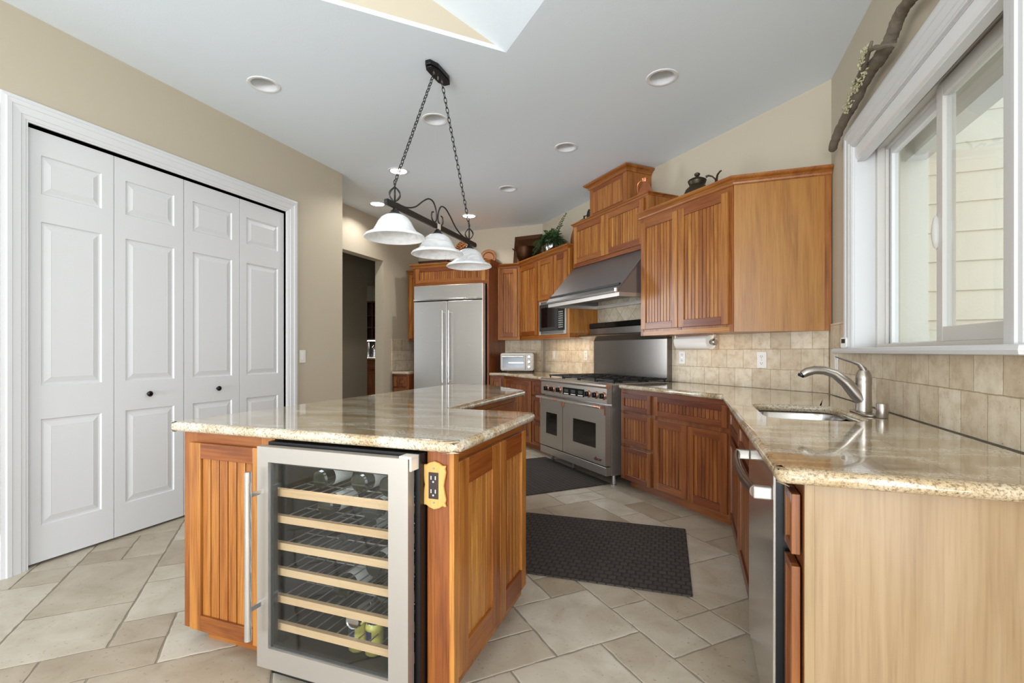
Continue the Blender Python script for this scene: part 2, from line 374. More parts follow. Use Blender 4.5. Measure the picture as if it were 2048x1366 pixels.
def fill_holes(name, outer, holes, z, mat, flip=False, extrude=0):
    bm = bmesh.new(); es = []
    for lp in [outer] + holes:
        vs_ = [bm.verts.new((x, y, z)) for x, y in lp]
        es += [bm.edges.new((vs_[i], vs_[(i + 1) % len(vs_)])) for i in range(len(vs_))]
    bmesh.ops.triangle_fill(bm, use_beauty=True, use_dissolve=False, edges=es)
    if extrude:
        r = bmesh.ops.extrude_face_region(bm, geom=bm.faces[:]); nv = [e for e in r['geom'] if isinstance(e, bmesh.types.BMVert)]
        bmesh.ops.translate(bm, vec=(0, 0, extrude), verts=nv)
    bmesh.ops.recalc_face_normals(bm, faces=bm.faces)
    me = bpy.data.meshes.new(name); bm.to_mesh(me); bm.free(); me.materials.append(M[mat]); return me
def link(name, me, parent=None):
    o = bpy.data.objects.new(name, me); C.objects.link(o)
    if parent: o.parent = parent
    return o
def rounded(poly, r, seg=5):
    out = []; n = len(poly)
    for i in range(n):
        p, a, b = Vector(poly[i]), Vector(poly[i - 1]), Vector(poly[(i + 1) % n])
        rr = r[i] if isinstance(r, (list, tuple)) else r
        if rr <= 0: out.append(tuple(p)); continue
        u, v = (a - p).normalized(), (b - p).normalized(); ang = u.angle(v); d = rr / math.tan(ang / 2)
        p1, p2 = p + u * d, p + v * d; c = p + (u + v).normalized() * (rr / math.sin(ang / 2))
        a1 = math.atan2(p1.y - c.y, p1.x - c.x); a2 = math.atan2(p2.y - c.y, p2.x - c.x); da = (a2 - a1 + PI) % (2 * PI) - PI
        for k in range(seg + 1):
            t = a1 + da * k / seg; out.append((c.x + rr * math.cos(t), c.y + rr * math.sin(t)))
    return out

# ================================================================== ROOM SHELL
WX, LX, DX, FY, CW = .90, -3.42, -4.09, 6.79, 3.37           # window wall, pantry wall, doorway wall, fridge wall, range wall
kinkR = (WX, CW / S - WX); kinkL = (CW / S - FY, FY)
apex = (-1.078, 2.823); BY = -8.0
# ---- floor: grout bed plus hand-laid travertine in a random Versailles pattern at 45 degrees
def make_floor():
    mb = MB(); u = .2035; gap = .0045; lift = .003
    poly_in = lambda x, y: (-7.2 < x < 1.0) and (BY - .2 < y < 9.2) and not (x < LX - .6 and y < 3.2)
    occ = set(); n = 60; rr = random.Random(3)
    sizes = [(3, 2), (2, 3), (2, 2), (2, 1), (1, 2), (1, 1)]; wts = [5, 3, 4, 2, 2, 1]
    mb.box(-7.2, 1.3, BY - .2, 9.3, -.1, 0, mi=1)
    for j in range(-n, n):
        for i in range(-n, n):
            if (i, j) in occ: continue
            px, py = (i * u) * S - (j * u) * S - 1.5, (i * u) * S + (j * u) * S + 2.0
            order = rr.choices(sizes, wts, k=4) + [(1, 1)]
            for a, b in order:
                cells = [(i + p, j + q) for p in range(a) for q in range(b)]
                if any(c in occ for c in cells): continue
                occ.update(cells)
                if not poly_in(px, py): break
                x0, x1, y0, y1 = i * u + gap, (i + a) * u - gap, j * u + gap, (j + b) * u - gap
                pts = []
                def edge(p, q):
                    L_ = math.hypot(q[0] - p[0], q[1] - p[1]); k = max(2, int(L_ / .035))
                    for t in range(k):
                        f = t / k; jx = rr.uniform(-.0028, .0028) if t else 0; jy = rr.uniform(-.0028, .0028) if t else 0
                        pts.append((p[0] + (q[0] - p[0]) * f + jx, p[1] + (q[1] - p[1]) * f + jy))
                edge((x0, y0), (x1, y0)); edge((x1, y0), (x1, y1)); edge((x1, y1), (x0, y1)); edge((x0, y1), (x0, y0))
                cx, cy = (x0 + x1) / 2, (y0 + y1) / 2
                def W(p, z, k=1.0):
                    X, Y = cx + (p[0] - cx) * k, cy + (p[1] - cy) * k
                    return ((X - Y) * S - 1.5, (X + Y) * S + 2.0, z)
                m = len(pts); ins = 1 - .006 / max(x1 - x0, y1 - y0) * 2
                v = [W(p, 0) for p in pts] + [W(p, lift * .7) for p in pts] + [W(p, lift, ins) for p in pts]
                f = [(k, (k + 1) % m, m + (k + 1) % m, m + k) for k in range(m)] + [(m + k, m + (k + 1) % m, 2 * m + (k + 1) % m, 2 * m + k) for k in range(m)] + [tuple(range(2 * m, 3 * m))]
                mb.add(v, f, rr.random(), 'z')
                break
    o = mb.build('floor', ['travertine_floor', 'grout']); struct(o); return o
make_floor()
def wall(name, boxes, mat='wall_paint'):
    mb = MB()
    for b in boxes: mb.box(*b)
    return struct(mb.build(name, mat))
T = .14
H2 = 7.2
# pantry wall with its closet opening and the great-room windows behind the camera
wall('wall_left', [(LX - T, LX, BY, -6.9, 0, H2), (LX - T, LX, -6.9, -.2, 0, .4), (LX - T, LX, -6.9, -.2, 3.4, H2), (LX - T, LX, -.2, 1.585, 0, H2),
                   (LX - T, LX, 1.585, 3.402, 2.46, CEIL), (LX - T, LX, 3.402, 4.16, 0, CEIL)])
wall('wall_closet_return', [(DX - T, LX - T, 4.02, 4.16, 0, CEIL), (LX - .75, LX - .7, 1.4, 4.02, 0, CEIL), (LX - .75, LX - T, 1.4, 1.45, 0, CEIL)])
wall('wall_doorway', [(DX - T, DX, 4.16, 5.84, 2.49, CEIL), (DX - T, DX, 5.84, FY, 0, CEIL)])
wall('wall_fridge', [(DX - T, kinkL[0], FY, FY + T, 0, CEIL)])
mb = MB(); p0, p1 = kinkL, kinkR; d = (S * T, S * T)
mb.prism([p0, p1, (p1[0] + d[0], p1[1] + d[1]), (p0[0] + d[0], p0[1] + d[1])], 0, CEIL); struct(mb.build('wall_range', 'wall_paint'))
WY0, WY1, WZ0, WZ1 = 1.895, 3.365, 1.222, 2.40
wall('wall_right', [(WX, WX + .22, BY, -3.0, 0, H2), (WX, WX + .22, -3.0, .5, 0, .2), (WX, WX + .22, -3.0, .5, 2.8, H2), (WX, WX + .22, .5, WY0, 0, H2), (WX, WX + .22, WY1, kinkR[1], 0, CEIL), (WX, WX + .22, WY0, WY1, 0, WZ0), (WX, WX + .22, WY0, WY1, WZ1, CEIL)])
wall('wall_back', [(LX - T, -3.35, BY - T, BY, 0, H2), (.75, WX + .22, BY - T, BY, 0, H2), (-3.35, .75, BY - T, BY, 3.9, H2)])
# flat ceiling with the holes of the recessed lights
CANS = [(-2.787, 2.579), (-.183, 3.445), (-1.922, 3.44), (-1.066, 4.323), (-2.822, 4.291), (-1.957, 5.189), (-3.70, 5.157), (-2.851, 6.045)]
outer = [(LX, .481), apex, (WX, .845), kinkR, kinkL, (DX, FY), (DX, 4.16), (LX, 4.16)]
holes = [[(x + .082 * math.cos(a * PI / 12), y + .082 * math.sin(a * PI / 12)) for a in range(24)] for x, y in CANS]
struct(link('ceiling', fill_holes('ceiling', outer, holes, CEIL, 'ceiling_paint')))
# sloped vault over the great room and the diagonal wall that closes it
sl = lambda x, y: CEIL + .395 * (1.234 - (x + y) * S)
mb = MB(); vp = [apex, (WX, .845), (WX, BY), (LX, BY), (LX, .481)]
mb.add([(x, y, sl(x, y)) for x, y in vp], [tuple(range(5))]); struct(mb.build('ceiling_vault', 'ceiling_paint'))
mb = MB(); mb.prism([apex, (LX, .481), (LX - .02, .5), (apex[0] - .02, apex[1] + .02)], CEIL + .028, CEIL + 3.0); struct(mb.build('wall_vault', 'vault_paint'))
mb = MB(); mb.prism([apex, (LX, .481), (LX - .02, .5), (apex[0] - .02, apex[1] + .02)], CEIL + .0005, CEIL + .028); struct(mb.build('trim_15', 'white_paint'))
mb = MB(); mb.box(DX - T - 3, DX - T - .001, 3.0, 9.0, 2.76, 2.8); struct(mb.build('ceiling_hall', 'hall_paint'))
# hall behind the doorway
mb = MB()
for a in (3.83, 4.40, 4.97): mb.box(-4.9, -4.86, a - .025, a + .025, .78, 2.32)
for z in (.80, 1.55, 2.30): mb.box(-4.895, -4.865, 3.855, 4.945, z - .02, z + .02)
struct(mb.build('window_5', 'white_paint'))  # unseen hall window, added to go with the doorway fill
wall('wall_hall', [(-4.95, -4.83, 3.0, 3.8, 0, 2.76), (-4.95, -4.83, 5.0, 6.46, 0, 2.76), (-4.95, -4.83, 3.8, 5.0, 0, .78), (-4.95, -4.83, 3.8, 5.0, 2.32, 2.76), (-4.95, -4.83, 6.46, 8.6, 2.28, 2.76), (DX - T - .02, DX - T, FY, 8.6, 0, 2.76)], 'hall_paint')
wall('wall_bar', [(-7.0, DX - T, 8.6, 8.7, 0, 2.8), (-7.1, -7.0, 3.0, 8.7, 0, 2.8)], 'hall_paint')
# vault-side windows of the great room (behind the camera); right-hand one added for a fill
for n_, (ax, lo, hi, z0, z1) in enumerate([('x', -3.35, .75, .1, 3.9), ('y', -6.9, -.2, .4, 3.4), ('r', -3.0, .5, .2, 2.8)]):
    mb = MB(); k = 4; y = BY - .06 if ax == 'x' else (LX - .08 if ax == 'y' else WX + .1)
    for i in range(k + 1):
        a = lo + (hi - lo) * i / k
        if ax == 'x': mb.box(a - .03, a + .03, y - .03, y + .03, z0, z1)
        else: mb.box(y - .03, y + .03, a - .03, a + .03, z0, z1)
    for z in (z0 + .03, z1 - .03):
        if ax == 'x': mb.box(lo, hi, y - .03, y + .03, z - .03, z + .03)
        else: mb.box(y - .03, y + .03, lo, hi, z - .03, z + .03)
    struct(mb.build('window_%d' % (n_ + 2), 'white_paint'))

# ---- casing profile and trims
CAS = [(0, .0), (0, .012), (.008, .012), (.012, .016), (.03, .018), (.034, .022), (.07, .026), (.074, .03), (.095, .032), (.1, .026), (.118, .024), (.118, 0)]
def casing(name, path, mapf, k=1.0, side=1, mat='white_paint'):
    mb = MB(); mb.sweep(path, [(o * k, h) for o, h in CAS], mapf, side=side, tone=.5); return struct(mb.build(name, mat, smooth=False))
casing('trim_1', [(1.585, 0), (1.585, 2.46), (3.402, 2.46), (3.402, 0)], lambda a, b, h: (LX + h, a, b), side=-1)
mb = MB(); mb.box(LX - T, LX, 1.575, 1.585, 0, 2.47); mb.box(LX - T, LX, 3.402, 3.412, 0, 2.47); mb.box(LX - T, LX, 1.575, 3.412, 2.46, 2.47); struct(mb.build('trim_2', 'white_paint'))
# white panelled wall and base beside the closet, at the left edge
mb = MB(); mb.box(LX, LX + .018, -.1, 1.467, .14, 2.56); mb.box(LX + .018, LX + .03, 1.36, 1.44, .24, 2.5); mb.box(LX + .018, LX + .026, .8, 1.34, .3, 2.4); struct(mb.build('trim_3', 'white_paint', bevel=.004))
mb = MB(); mb.sweep([(-.1, 0), (1.467, 0)], [(0, 0), (.022, 0), (.022, .11), (.016, .125), (.012, .14), (0, .14)], lambda a, b, h: (LX + abs(b), a, h)); struct(mb.build('baseboard_left', 'white_paint'))
mb = MB(); mb.box(LX, LX + .015, 3.52, 4.16, 0, .13); mb.box(LX, LX + .008, 3.52, 4.16, .13, .14); struct(mb.build('baseboard_pantry', 'white_paint'))
mb = MB(); mb.box(DX, DX + .015, 5.84, 6.0, 0, .13); struct(mb.build('baseboard_doorway', 'white_paint'))

# ---- bifold closet doors, each leaf with three raised panels
def leaf(n, y0, y1, knob):
    mb = MB(); w_ = y1 - y0; z0, z1 = .018, 2.444; X = LX - .018
    def P(u, z, d): return (X - d, y0 + u, z)
    px0, px1 = .066, w_ - .066
    rows = [(.22, .82), (1.01, 1.935), (2.09, 2.31)]
    q = lambda a, b, c, e, d0=0: mb.add([P(a, c, d0), P(b, c, d0), P(b, e, d0), P(a, e, d0)], [(0, 1, 2, 3)], .5)
    q(0, px0, z0, z1); q(px1, w_, z0, z1); zz = z0
    for a, b in rows: q(px0, px1, zz, a); zz = b
    q(px0, px1, zz, z1)
    for a, b in rows:
        rings = [(0, 0), (.006, .009), (.016, .009), (.046, .001), (.05, .0015)]
        for (i1, d1), (i2, d2) in zip(rings, rings[1:]):
            A = [(px0 + i1, a + i1), (px1 - i1, a + i1), (px1 - i1, b - i1), (px0 + i1, b - i1)]
            B = [(px0 + i2, a + i2), (px1 - i2, a + i2), (px1 - i2, b - i2), (px0 + i2, b - i2)]
            v = [P(u, z, d1) for u, z in A] + [P(u, z, d2) for u, z in B]
            mb.add(v, [(k, (k + 1) % 4, 4 + (k + 1) % 4, 4 + k) for k in range(4)], .5)
        i2, d2 = rings[-1]; q(px0 + i2, px1 - i2, a + i2, b - i2, d2)
    v = [P(0, z0, 0), P(w_, z0, 0), P(w_, z1, 0), P(0, z1, 0), P(0, z0, .034), P(w_, z0, .034), P(w_, z1, .034), P(0, z1, .034)]
    mb.add(v, [(0, 1, 5, 4), (1, 2, 6, 5), (2, 3, 7, 6), (3, 0, 4, 7), (4, 5, 6, 7)], .5)
    o = struct(mb.build('door_%d' % n, 'white_paint'))
    if knob is not None:
        kb = MB(); kb.lathe([(.007, 0), (.007, .012), (.017, .018), (.019, .028), (.012, .036), (.001, .038)], (X, knob, .918), 20, 'x')
        kb.build('door_knob', 'black_gloss', o, smooth=True)
    return o
ys = [1.590, 2.025, 2.478, 2.939, 3.397]
leaf(1, ys[0], ys[1] - .002, None); leaf(2, ys[1] + .002, ys[2] - .003, 2.229); leaf(3, ys[2] + .003, ys[3] - .002, 2.739); leaf(4, ys[3] + .002, ys[4], None)

# ================================================================== RIGHT WINDOW
mb = MB()
mb.box(WX, 1.0, WY1 - .004, WY1 + .012, WZ0, WZ1); mb.box(WX, 1.0, WY0 - .012, WY0 + .004, WZ0, WZ1); mb.box(WX, 1.0, WY0, WY1, WZ1 - .004, WZ1 + .012)
struct(mb.build('trim_4', 'white_paint'))
casing('trim_5', [(WY1, WZ0), (WY1, WZ1), (WY0, WZ1), (WY0, WZ0)], lambda a, b, h: (WX - h, a, b), k=.95, side=1 if False else -1) if False else None
mbc = MB(); mbc.sweep([(WY0, WZ0), (WY0, WZ1), (WY1, WZ1), (WY1, WZ0)], [(o * .98, h) for o, h in CAS], lambda a, b, h: (WX - h, a, b), side=-1, tone=.5); struct(mbc.build('trim_5', 'white_paint'))
mb = MB(); mb.sweep([(1.0, WY1 + .18), (.84, WY1 + .18), (.84, WY0 - .18), (1.0, WY0 - .18)], [(0, 1.19), (.008, 1.193), (.012, 1.205), (.008, 1.218), (0, 1.2215)], side=1)
mb.box(.84, 1.0, WY0, WY1, 1.19, 1.2215); mb.box(.84, WX, WY0 - .18, WY0, 1.19, 1.2215); mb.box(.84, WX, WY1, WY1 + .18, 1.19, 1.2215); struct(mb.build('trim_6', 'white_paint'))
win = bpy.data.objects.new('window_1', None); C.objects.link(win); win.location = (1.03, (WY0 + WY1) / 2, WZ0); struct(win)
def wbx(name, bs, mat='vinyl_frame', **k):
    mb = MB()
    for b in bs: mb.box(b[0] - 1.03, b[1] - 1.03, b[2] - (WY0 + WY1) / 2, b[3] - (WY0 + WY1) / 2, b[4] - WZ0, b[5] - WZ0)
    return mb.build(name, mat, win, **k)
fx0, fx1 = 1.0, 1.10
wbx('window_frame', [(fx0, fx1, WY0, WY0 + .035, WZ0, WZ1), (fx0, fx1, WY1 - .04, WY1, WZ0, WZ1), (fx0, fx1, WY0 + .035, WY1 - .04, WZ0, WZ0 + .022), (fx0, fx1, WY0 + .035, WY1 - .04, WZ1 - .04, WZ1),
                     (1.035, 1.05, WY1 - .055, WY1 - .04, WZ0 + .022, WZ1 - .055), (1.035, 1.05, WY0 + .035, WY1 - .04, WZ1 - .055, WZ1 - .04), (1.0412, 1.0545, 2.58, 2.70, WZ0 + .022, WZ1 - .055)], bevel=.002)
# fixed far light (left in the photo)
wbx('fixed_frame', [(1.055, 1.085, 3.285, 3.325, WZ0 + .022, WZ1 - .05), (1.055, 1.085, 2.66, 2.70, WZ0 + .022, WZ1 - .05), (1.055, 1.085, 2.70, 3.285, WZ0 + .022, WZ0 + .03), (1.055, 1.085, 2.70, 3.285, WZ1 - .09, WZ1 - .05)], 'white_gloss', bevel=.002)
wbx('fixed_pane', [(1.069, 1.072, 2.70, 3.285, WZ0 + .03, WZ1 - .09)], 'window_glass')
# sliding sash nearer the camera
sy1 = 2.63
sash = wbx('sliding_sash', [(1.005, 1.04, sy1 - .055, sy1, WZ0 + .022, WZ1 - .05), (1.005, 1.04, WY0 + .036, WY0 + .075, WZ0 + .022, WZ1 - .05), (1.005, 1.04, WY0 + .075, sy1 - .055, WZ0 + .022, WZ0 + .085), (1.005, 1.04, WY0 + .075, sy1 - .055, WZ1 - .11, WZ1 - .05)], bevel=.003)
wbx('sliding_pane', [(1.02, 1.023, WY0 + .075, sy1 - .055, WZ0 + .085, WZ1 - .11)], 'window_glass')
mb = MB(); mb.prism([(.015 * math.cos(a) * 1.2, .075 * math.sin(a)) for a in [k * PI / 10 - PI / 2 for k in range(11)]], -.01, .01); lk = mb
lk = MB(); lk.lathe([(.001, -.075), (.010, -.06), (.015, -.03), (.017, 0), (.015, .03), (.010, .06), (.001, .075)], (1.0 - 1.03, sy1 - .01 - (WY0 + WY1) / 2, 1.72 - WZ0), 16)
lk.build('sash_handle', 'vinyl_frame', win, smooth=True)
mb = MB(); mb.box(1.0, 1.03, 2.75, 2.95, WZ0, WZ0 + .012); 
# blind rolled up under the head of the recess
bl = thing('roller_blind', 'white window blind pulled all the way up under the window head', 'blind', (.93, (WY0 + WY1) / 2, 2.33))
mb = MB(); prof = [(-.028, .066), (-.03, .02), (-.024, .0), (-.01, -.012), (.015, -.012), (.03, .0), (.03, .066)]
mb.prism(prof, -(WY1 - WY0) / 2 + .006, (WY1 - WY0) / 2 - .006, ax='y'); mb.build('headrail', 'white_gloss', bl, smooth=False, bevel=.004)
mb = MB(); mb.box(-.02, .02, -(WY1 - WY0) / 2 + .012, (WY1 - WY0) / 2 - .012, -.022, -.014); mb.build('bottom_rail', 'white_paint', bl)
# ---- outside: lap-siding wing wall, eave and patio
mb = MB()
for i in range(22):
    z = i * .203; mb.add([(1.13, 4.2, z), (5.5, 4.2, z), (5.5, 4.214, z + .203), (1.13, 4.214, z + .203), (1.13, 4.23, z), (5.5, 4.23, z), (5.5, 4.23, z + .203), (1.13, 4.23, z + .203)],
                      [(0, 1, 2, 3), (0, 4, 5, 1), (3, 2, 6, 7)], .5)
mb.box(1.13, 5.5, 4.232, 4.3, 0, 4.4); struct(mb.build('wall_outside', 'siding'))
mb = MB(); mb.box(1.13, 1.53, 4.12, 4.195, 0, 3.0); struct(mb.build('trim_7', 'siding'))
mb = MB(); mb.box(1.40, 1.52, 1.0, 4.12, 2.52, 2.66); struct(mb.build('trim_8', 'white_paint'))
mb = MB(); mb.box(1.13, 1.7, -1.0, 4.2, 2.78, 2.82); struct(mb.build('ceiling_patio', 'siding'))
mb = MB(); mb.box(1.13, 7, -4, 4.2, -.12, -.02); struct(mb.build('floor_patio', 'grout'))

# ================================================================== BACKSPLASH TILE
def splash(n, loc, rz, boxes, mat='travertine_wall'):
    mb = MB()
    for b in boxes: mb.box(*b)
    o = mb.build('trim_%d' % n, mat, bevel=.0); o.location = loc; o.rotation_euler = (0, 0, rz); struct(o); return o
TT = .018
l0 = rcw(3.6, CW - TT)
# range wall: right of the range, left of the range, then a diamond panel above the guard
rK = CW - TT - (WX - TT) / S
splash(9, (l0[0], l0[1], .917), -PI / 4, [(0, 3.6 - rK - .0, 0, TT - .001, 0, .47)])
l1 = rcw(6.05, CW - TT); splash(10, (l1[0], l1[1], .917), -PI / 4, [(-.06, 6.05 - 4.83, 0, TT - .001, 0, .45)])
l2 = rcw(4.82, CW - .012); splash(11, (l2[0], l2[1], 1.40), -PI / 4, [(0, 1.30, 0, .011, 0, .5)], 'travertine_diamond')
splash(12, (WX - TT, kinkR[1] - .03, .917), -PI / 2, [(.02, kinkR[1] - .03 - (WY1 + .12), 0, TT - .001, 0, .47), (kinkR[1] - .03 - (WY1 + .12), kinkR[1] - .03 - (WY0 - .12), 0, TT - .001, 0, .272), (kinkR[1] - .03 - (WY0 - .12), kinkR[1] - .03 - 1.02, 0, TT - .001, 0, .47)])
splash(13, (-2.6, FY - TT, .917), 0, [(.0, .56, 0, TT - .001, 0, .45)])
mb = MB(); mb.box(0, .75, 0, .015, 0, .47); o = mb.build('trim_14', 'travertine_wall'); o.location = (DX + .016, 6.03, .917); o.rotation_euler = (0, 0, PI / 2); struct(o)

# ================================================================== CABINETRY
def door_geo(mb, x0, x1, z0, z1, fr=.055, th=.02, bead=.036, rail=None, y=0, grain_panel='z'):
    rail = rail or fr
    mb.box(x0, x0 + fr, y - th, y, z0, z1, 'z', R.uniform(.35, 1)); mb.box(x1 - fr, x1, y - th, y, z0, z1, 'z', R.uniform(.35, 1))
    mb.box(x0 + fr, x1 - fr, y - th, y, z0, z0 + rail, 'x', R.uniform(.0, .45)); mb.box(x0 + fr, x1 - fr, y - th, y, z1 - rail, z1, 'x', R.uniform(.0, .4))
    a, b = x0 + fr, x1 - fr; n = max(1, round((b - a) / bead)); w_ = (b - a) / n; t0 = R.uniform(.45, .8)
    mb.box(a, b, y - .004, y, z0 + rail, z1 - rail, 'z', .2)
    for i in range(n):
        t = min(1, max(0, t0 + R.uniform(-.3, .3)))
        mb.box(a + i * w_ + .0028, a + (i + 1) * w_ - .0028, y - .0105, y - .004, z0 + rail, z1 - rail, 'z', t)
def cab(name, label, loc, rz, width, depth, z0, z1, els, toe=None, poly=None, mat='cherry', frame=True, group=None, cat='cabinet', ff=.035, endmat=None, stiles=None, openbox=None, sinkbox=False):
    t = thing(name, label, cat, (loc[0], loc[1], 0), rz, group)
    mb = MB()
    pl_ = loc_poly(t, poly) if poly else [(0, 0), (width, 0), (width, depth), (0, depth)]
    if openbox:      # a niche (x0,x1,z0,z1) left open for an appliance
        a, b, c, e = openbox
        mb.prism(pl_, e, z1, 'z', .55); mb.prism(pl_, z0, c, 'z', .5)
        mb.box(0, a, 0, depth, c, e); mb.box(b, width, 0, depth, c, e); mb.box(a, b, depth - .03, depth, c, e, tone=.1)
    elif sinkbox:
        mb.prism(pl_, z0, .65, 'z', .5); mb.box(0, width, 0, .03, .65, z1, 'x'); mb.box(0, .025, .03, .56, .65, z1); mb.box(width - .3, width, .03, .3, .65, z1 - .001)
    else: mb.prism(pl_, z0, z1, 'z', .55)
    mb.build('body', mat, t, bevel=.0015, seg=1)
    if frame:
        fm = MB(); xs0 = 0; xs1 = width
        fm.box(0, ff, -.004, 0, z0, z1, 'z'); fm.box(width - ff, width, -.004, 0, z0, z1, 'z'); fm.box(ff, width - ff, -.004, 0, z1 - .04, z1, 'x', .25); fm.box(ff, width - ff, -.004, 0, z0, z0 + .035, 'x')
        for sx in (stiles or []): fm.box(sx - .018, sx + .018, -.004, 0, z0 + .035, z1 - .04, 'z')
        fm.build('face_frame', mat, t)
    if toe:
        tm = MB(); tm.box(toe[0], toe[1], toe[2], toe[2] + .02, 0, z0, 'x'); tm.build('toe_kick', mat, t)
    for e in els:
        k, a, b, c, d = e[:5]; dm = MB()
        door_geo(dm, a, b, c, d, fr=e[5] if len(e) > 5 else (.055 if k == 'door' else .042), y=-.004)
        dm.build(k, mat, t, bevel=.0018, seg=2)
    return t
CROWN = [(0, 0), (.006, 0), (.010, .006), (.012, .016), (.022, .030), (.036, .038), (.042, .046), (.042, .058), (0, .058)]
def crown(t, path, z, k=1.0, mat='cherry', kz=1.0):
    mb = MB(); mb.sweep(loc_poly(t, path), [(o * k, z + h * kz) for o, h in CROWN], side=1, tone=.45)
    return mb.build('crown_moulding', mat, t)
# --- base run right of the range (range-wall coordinates)
FB = 2.68
P = lambda r, c: rcw(r, c)
rA = 3.49; rB = FB - .262 / S
o_ = P(rA, FB)
wl_back = (WX - TT - .006, (CW - TT) / S - (WX - TT) - .02)
corner = (.262, FB / S - .262)
cab('base_cabinet', 'base cabinet right of the range with three drawers, false front and two doors', o_, -PI / 4, rA - rB, 0, .09, .875,
    [('drawer', .02, .40, .69, .842), ('drawer', .02, .40, .405, .668), ('drawer', .02, .40, .10, .378),
     ('drawer', .44, rA - rB - .03, .69, .842), ('door', .44, .44 + (rA - rB - .47) / 2 - .003, .112, .655), ('door', .44 + (rA - rB - .47) / 2 + .003, rA - rB - .03, .112, .655)],
    toe=(.0, rA - rB - .03, .1), poly=[P(rA, FB), corner, wl_back, P(rA, CW - TT - .004)], mat='cherry_shaded', stiles=[.42])
# --- sink base on the window wall
SB0, SB1 = 2.135, corner[1] - .006
cab('sink_base_cabinet', 'base cabinet under the sink with tilted-out drawer front and two doors', (.262, SB1), -PI / 2, SB1 - SB0, 0, .09, .875,
    [('drawer', .05, .66, .69, .842), ('drawer', .68, 1.34, .69, .842), ('door', .05, .66, .112, .655), ('door', .68, 1.34, .112, .655)],
    toe=(.05, SB1 - SB0, .08), poly=[(.262, SB1), (.262, SB0), (WX - TT - .01, SB0), (WX - TT - .01, wl_back[1] - .02)], mat='cherry_shaded', sinkbox=True)
# --- narrow end cabinet and pale end panel
t = cab('end_cabinet', 'narrow pull-out base cabinet with pale wood end panel nearest the camera', (.262, 1.505), -PI / 2, 1.505 - 1.378, .61, 0.09, .875,
        [('drawer', .012, .112, .69, .842, .022), ('door', .012, .112, .112, .66, .022)], toe=(0, .127, .06), mat='cherry_shaded', frame=False)
mb = MB(); mb.box(.127, .133, .022, .61, 0, .875, 'z', .8); mb.build('end_panel', 'maple_panel', t, label='pale natural maple end panel')
mb = MB(); mb.box(.127, .137, 0, .022, 0, .875, 'z', .9); mb.build('corner_stile', 'maple_panel', t, bevel=.001)
# --- base cabinets left of the range
rL0, rL1 = 4.775, FB - (-2.388) / S
yb = 6.175
cornL = (FB / S - yb, yb)
rL1 = (-cornL[0] + cornL[1]) * S
o_ = P(rL1, FB)
wl = rL1 - rL0
cab('base_cabinet', 'base cabinet left of the range with drawer stack beside a beaded door', o_, -PI / 4, wl, 0, .09, .875,
    [('door', .05, wl - .43, .112, .842), ('drawer', wl - .40, wl - .02, .69, .842), ('drawer', wl - .40, wl - .02, .405, .668), ('drawer', wl - .40, wl - .02, .10, .378)],
    toe=(.05, wl, .09), poly=[cornL, P(rL0, FB), P(rL0, CW - TT - .004), (kinkL[0] + .02, FY - TT - .01)], mat='cherry_shaded', stiles=[wl - .415])
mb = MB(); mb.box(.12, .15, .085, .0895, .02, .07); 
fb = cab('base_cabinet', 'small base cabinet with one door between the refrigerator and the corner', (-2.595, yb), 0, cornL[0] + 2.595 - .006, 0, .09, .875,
         [('door', .012, cornL[0] + 2.595 - .03, .112, .842, .045)], toe=(0, .2, .08), poly=[(-2.595, yb), (cornL[0] - .006, yb), (kinkL[0] + .0, FY - TT - .01), (-2.595, FY - TT - .01)], mat='cherry_shaded', frame=False)
# --- small base with drawers left of refrigerator
cab('drawer_base_cabinet', 'narrow drawer cabinet between the doorway and the refrigerator', (DX + .02, 6.04), 0, .275, .72, .09, .875,
    [('drawer', .03, .245, .70, .842, .05), ('drawer', .03, .245, .44, .675, .05), ('drawer', .03, .245, .11, .415, .05)], toe=(0, .27, .08), mat='cherry_shaded')
# --- refrigerator surround
rs = thing('refrigerator_cabinet', 'tall wooden surround with wide cabinet above the steel refrigerator', 'cabinet', (-3.79, 6.15, 0))
mb = MB(); mb.box(0, .055, 0, .63, 0, 2.42); mb.box(1.16, 1.19, 0, .63, 0, 2.42, 'z', .25); mb.build('side_panel', 'cherry', rs, bevel=.002)
mb = MB(); mb.box(.055, 1.16, 0, .63, 2.15, 2.42, 'x'); mb.build('body', 'cherry', rs)
mb = MB(); mb.box(.05, 1.165, -.004, 0, 2.14, 2.175, 'x', .3); mb.box(.05, 1.165, -.004, 0, 2.395, 2.42, 'x', .3); mb.build('face_frame', 'cherry', rs)
dm = MB(); door_geo(dm, .05, 1.15, 2.185, 2.395, fr=.06, rail=.045, y=-.004, bead=.03); dm.build('door', 'cherry', rs, bevel=.002)
crown(rs, [(-3.80, 6.7), (-3.80, 6.145), (-2.59, 6.145), (-2.59, 6.7)], 2.405)
# --- narrow uppers either side of the refrigerator
t = cab('wall_cabinet', 'narrow tall wall cabinet left of the refrigerator above the grey tiles', (-4.065, 6.44), 0, .27, .34, 1.37, 2.40, [('door', .03, .245, 1.40, 2.37, .05)], mat='cherry')
crown(t, [(-4.07, 6.44), (-3.80, 6.44)], 2.385)
cU = 2.98; cl = (cU / S - 6.47, 6.47)
t = cab('wall_cabinet', 'tall wall cabinet with one beaded door right of the refrigerator', (-2.595, 6.47), 0, cl[0] + 2.595 - .004, 0, 1.368, 2.40, [('door', .03, cl[0] + 2.595 - .04, 1.41, 2.372, .06)],
        poly=[(-2.595, 6.47), (cl[0] - .004, 6.47), (kinkL[0] - .03, FY - .004), (-2.595, FY - .004)], mat='cherry', frame=True)
crown(t, [(-2.595, 6.467), (cl[0], 6.467)], 2.39)
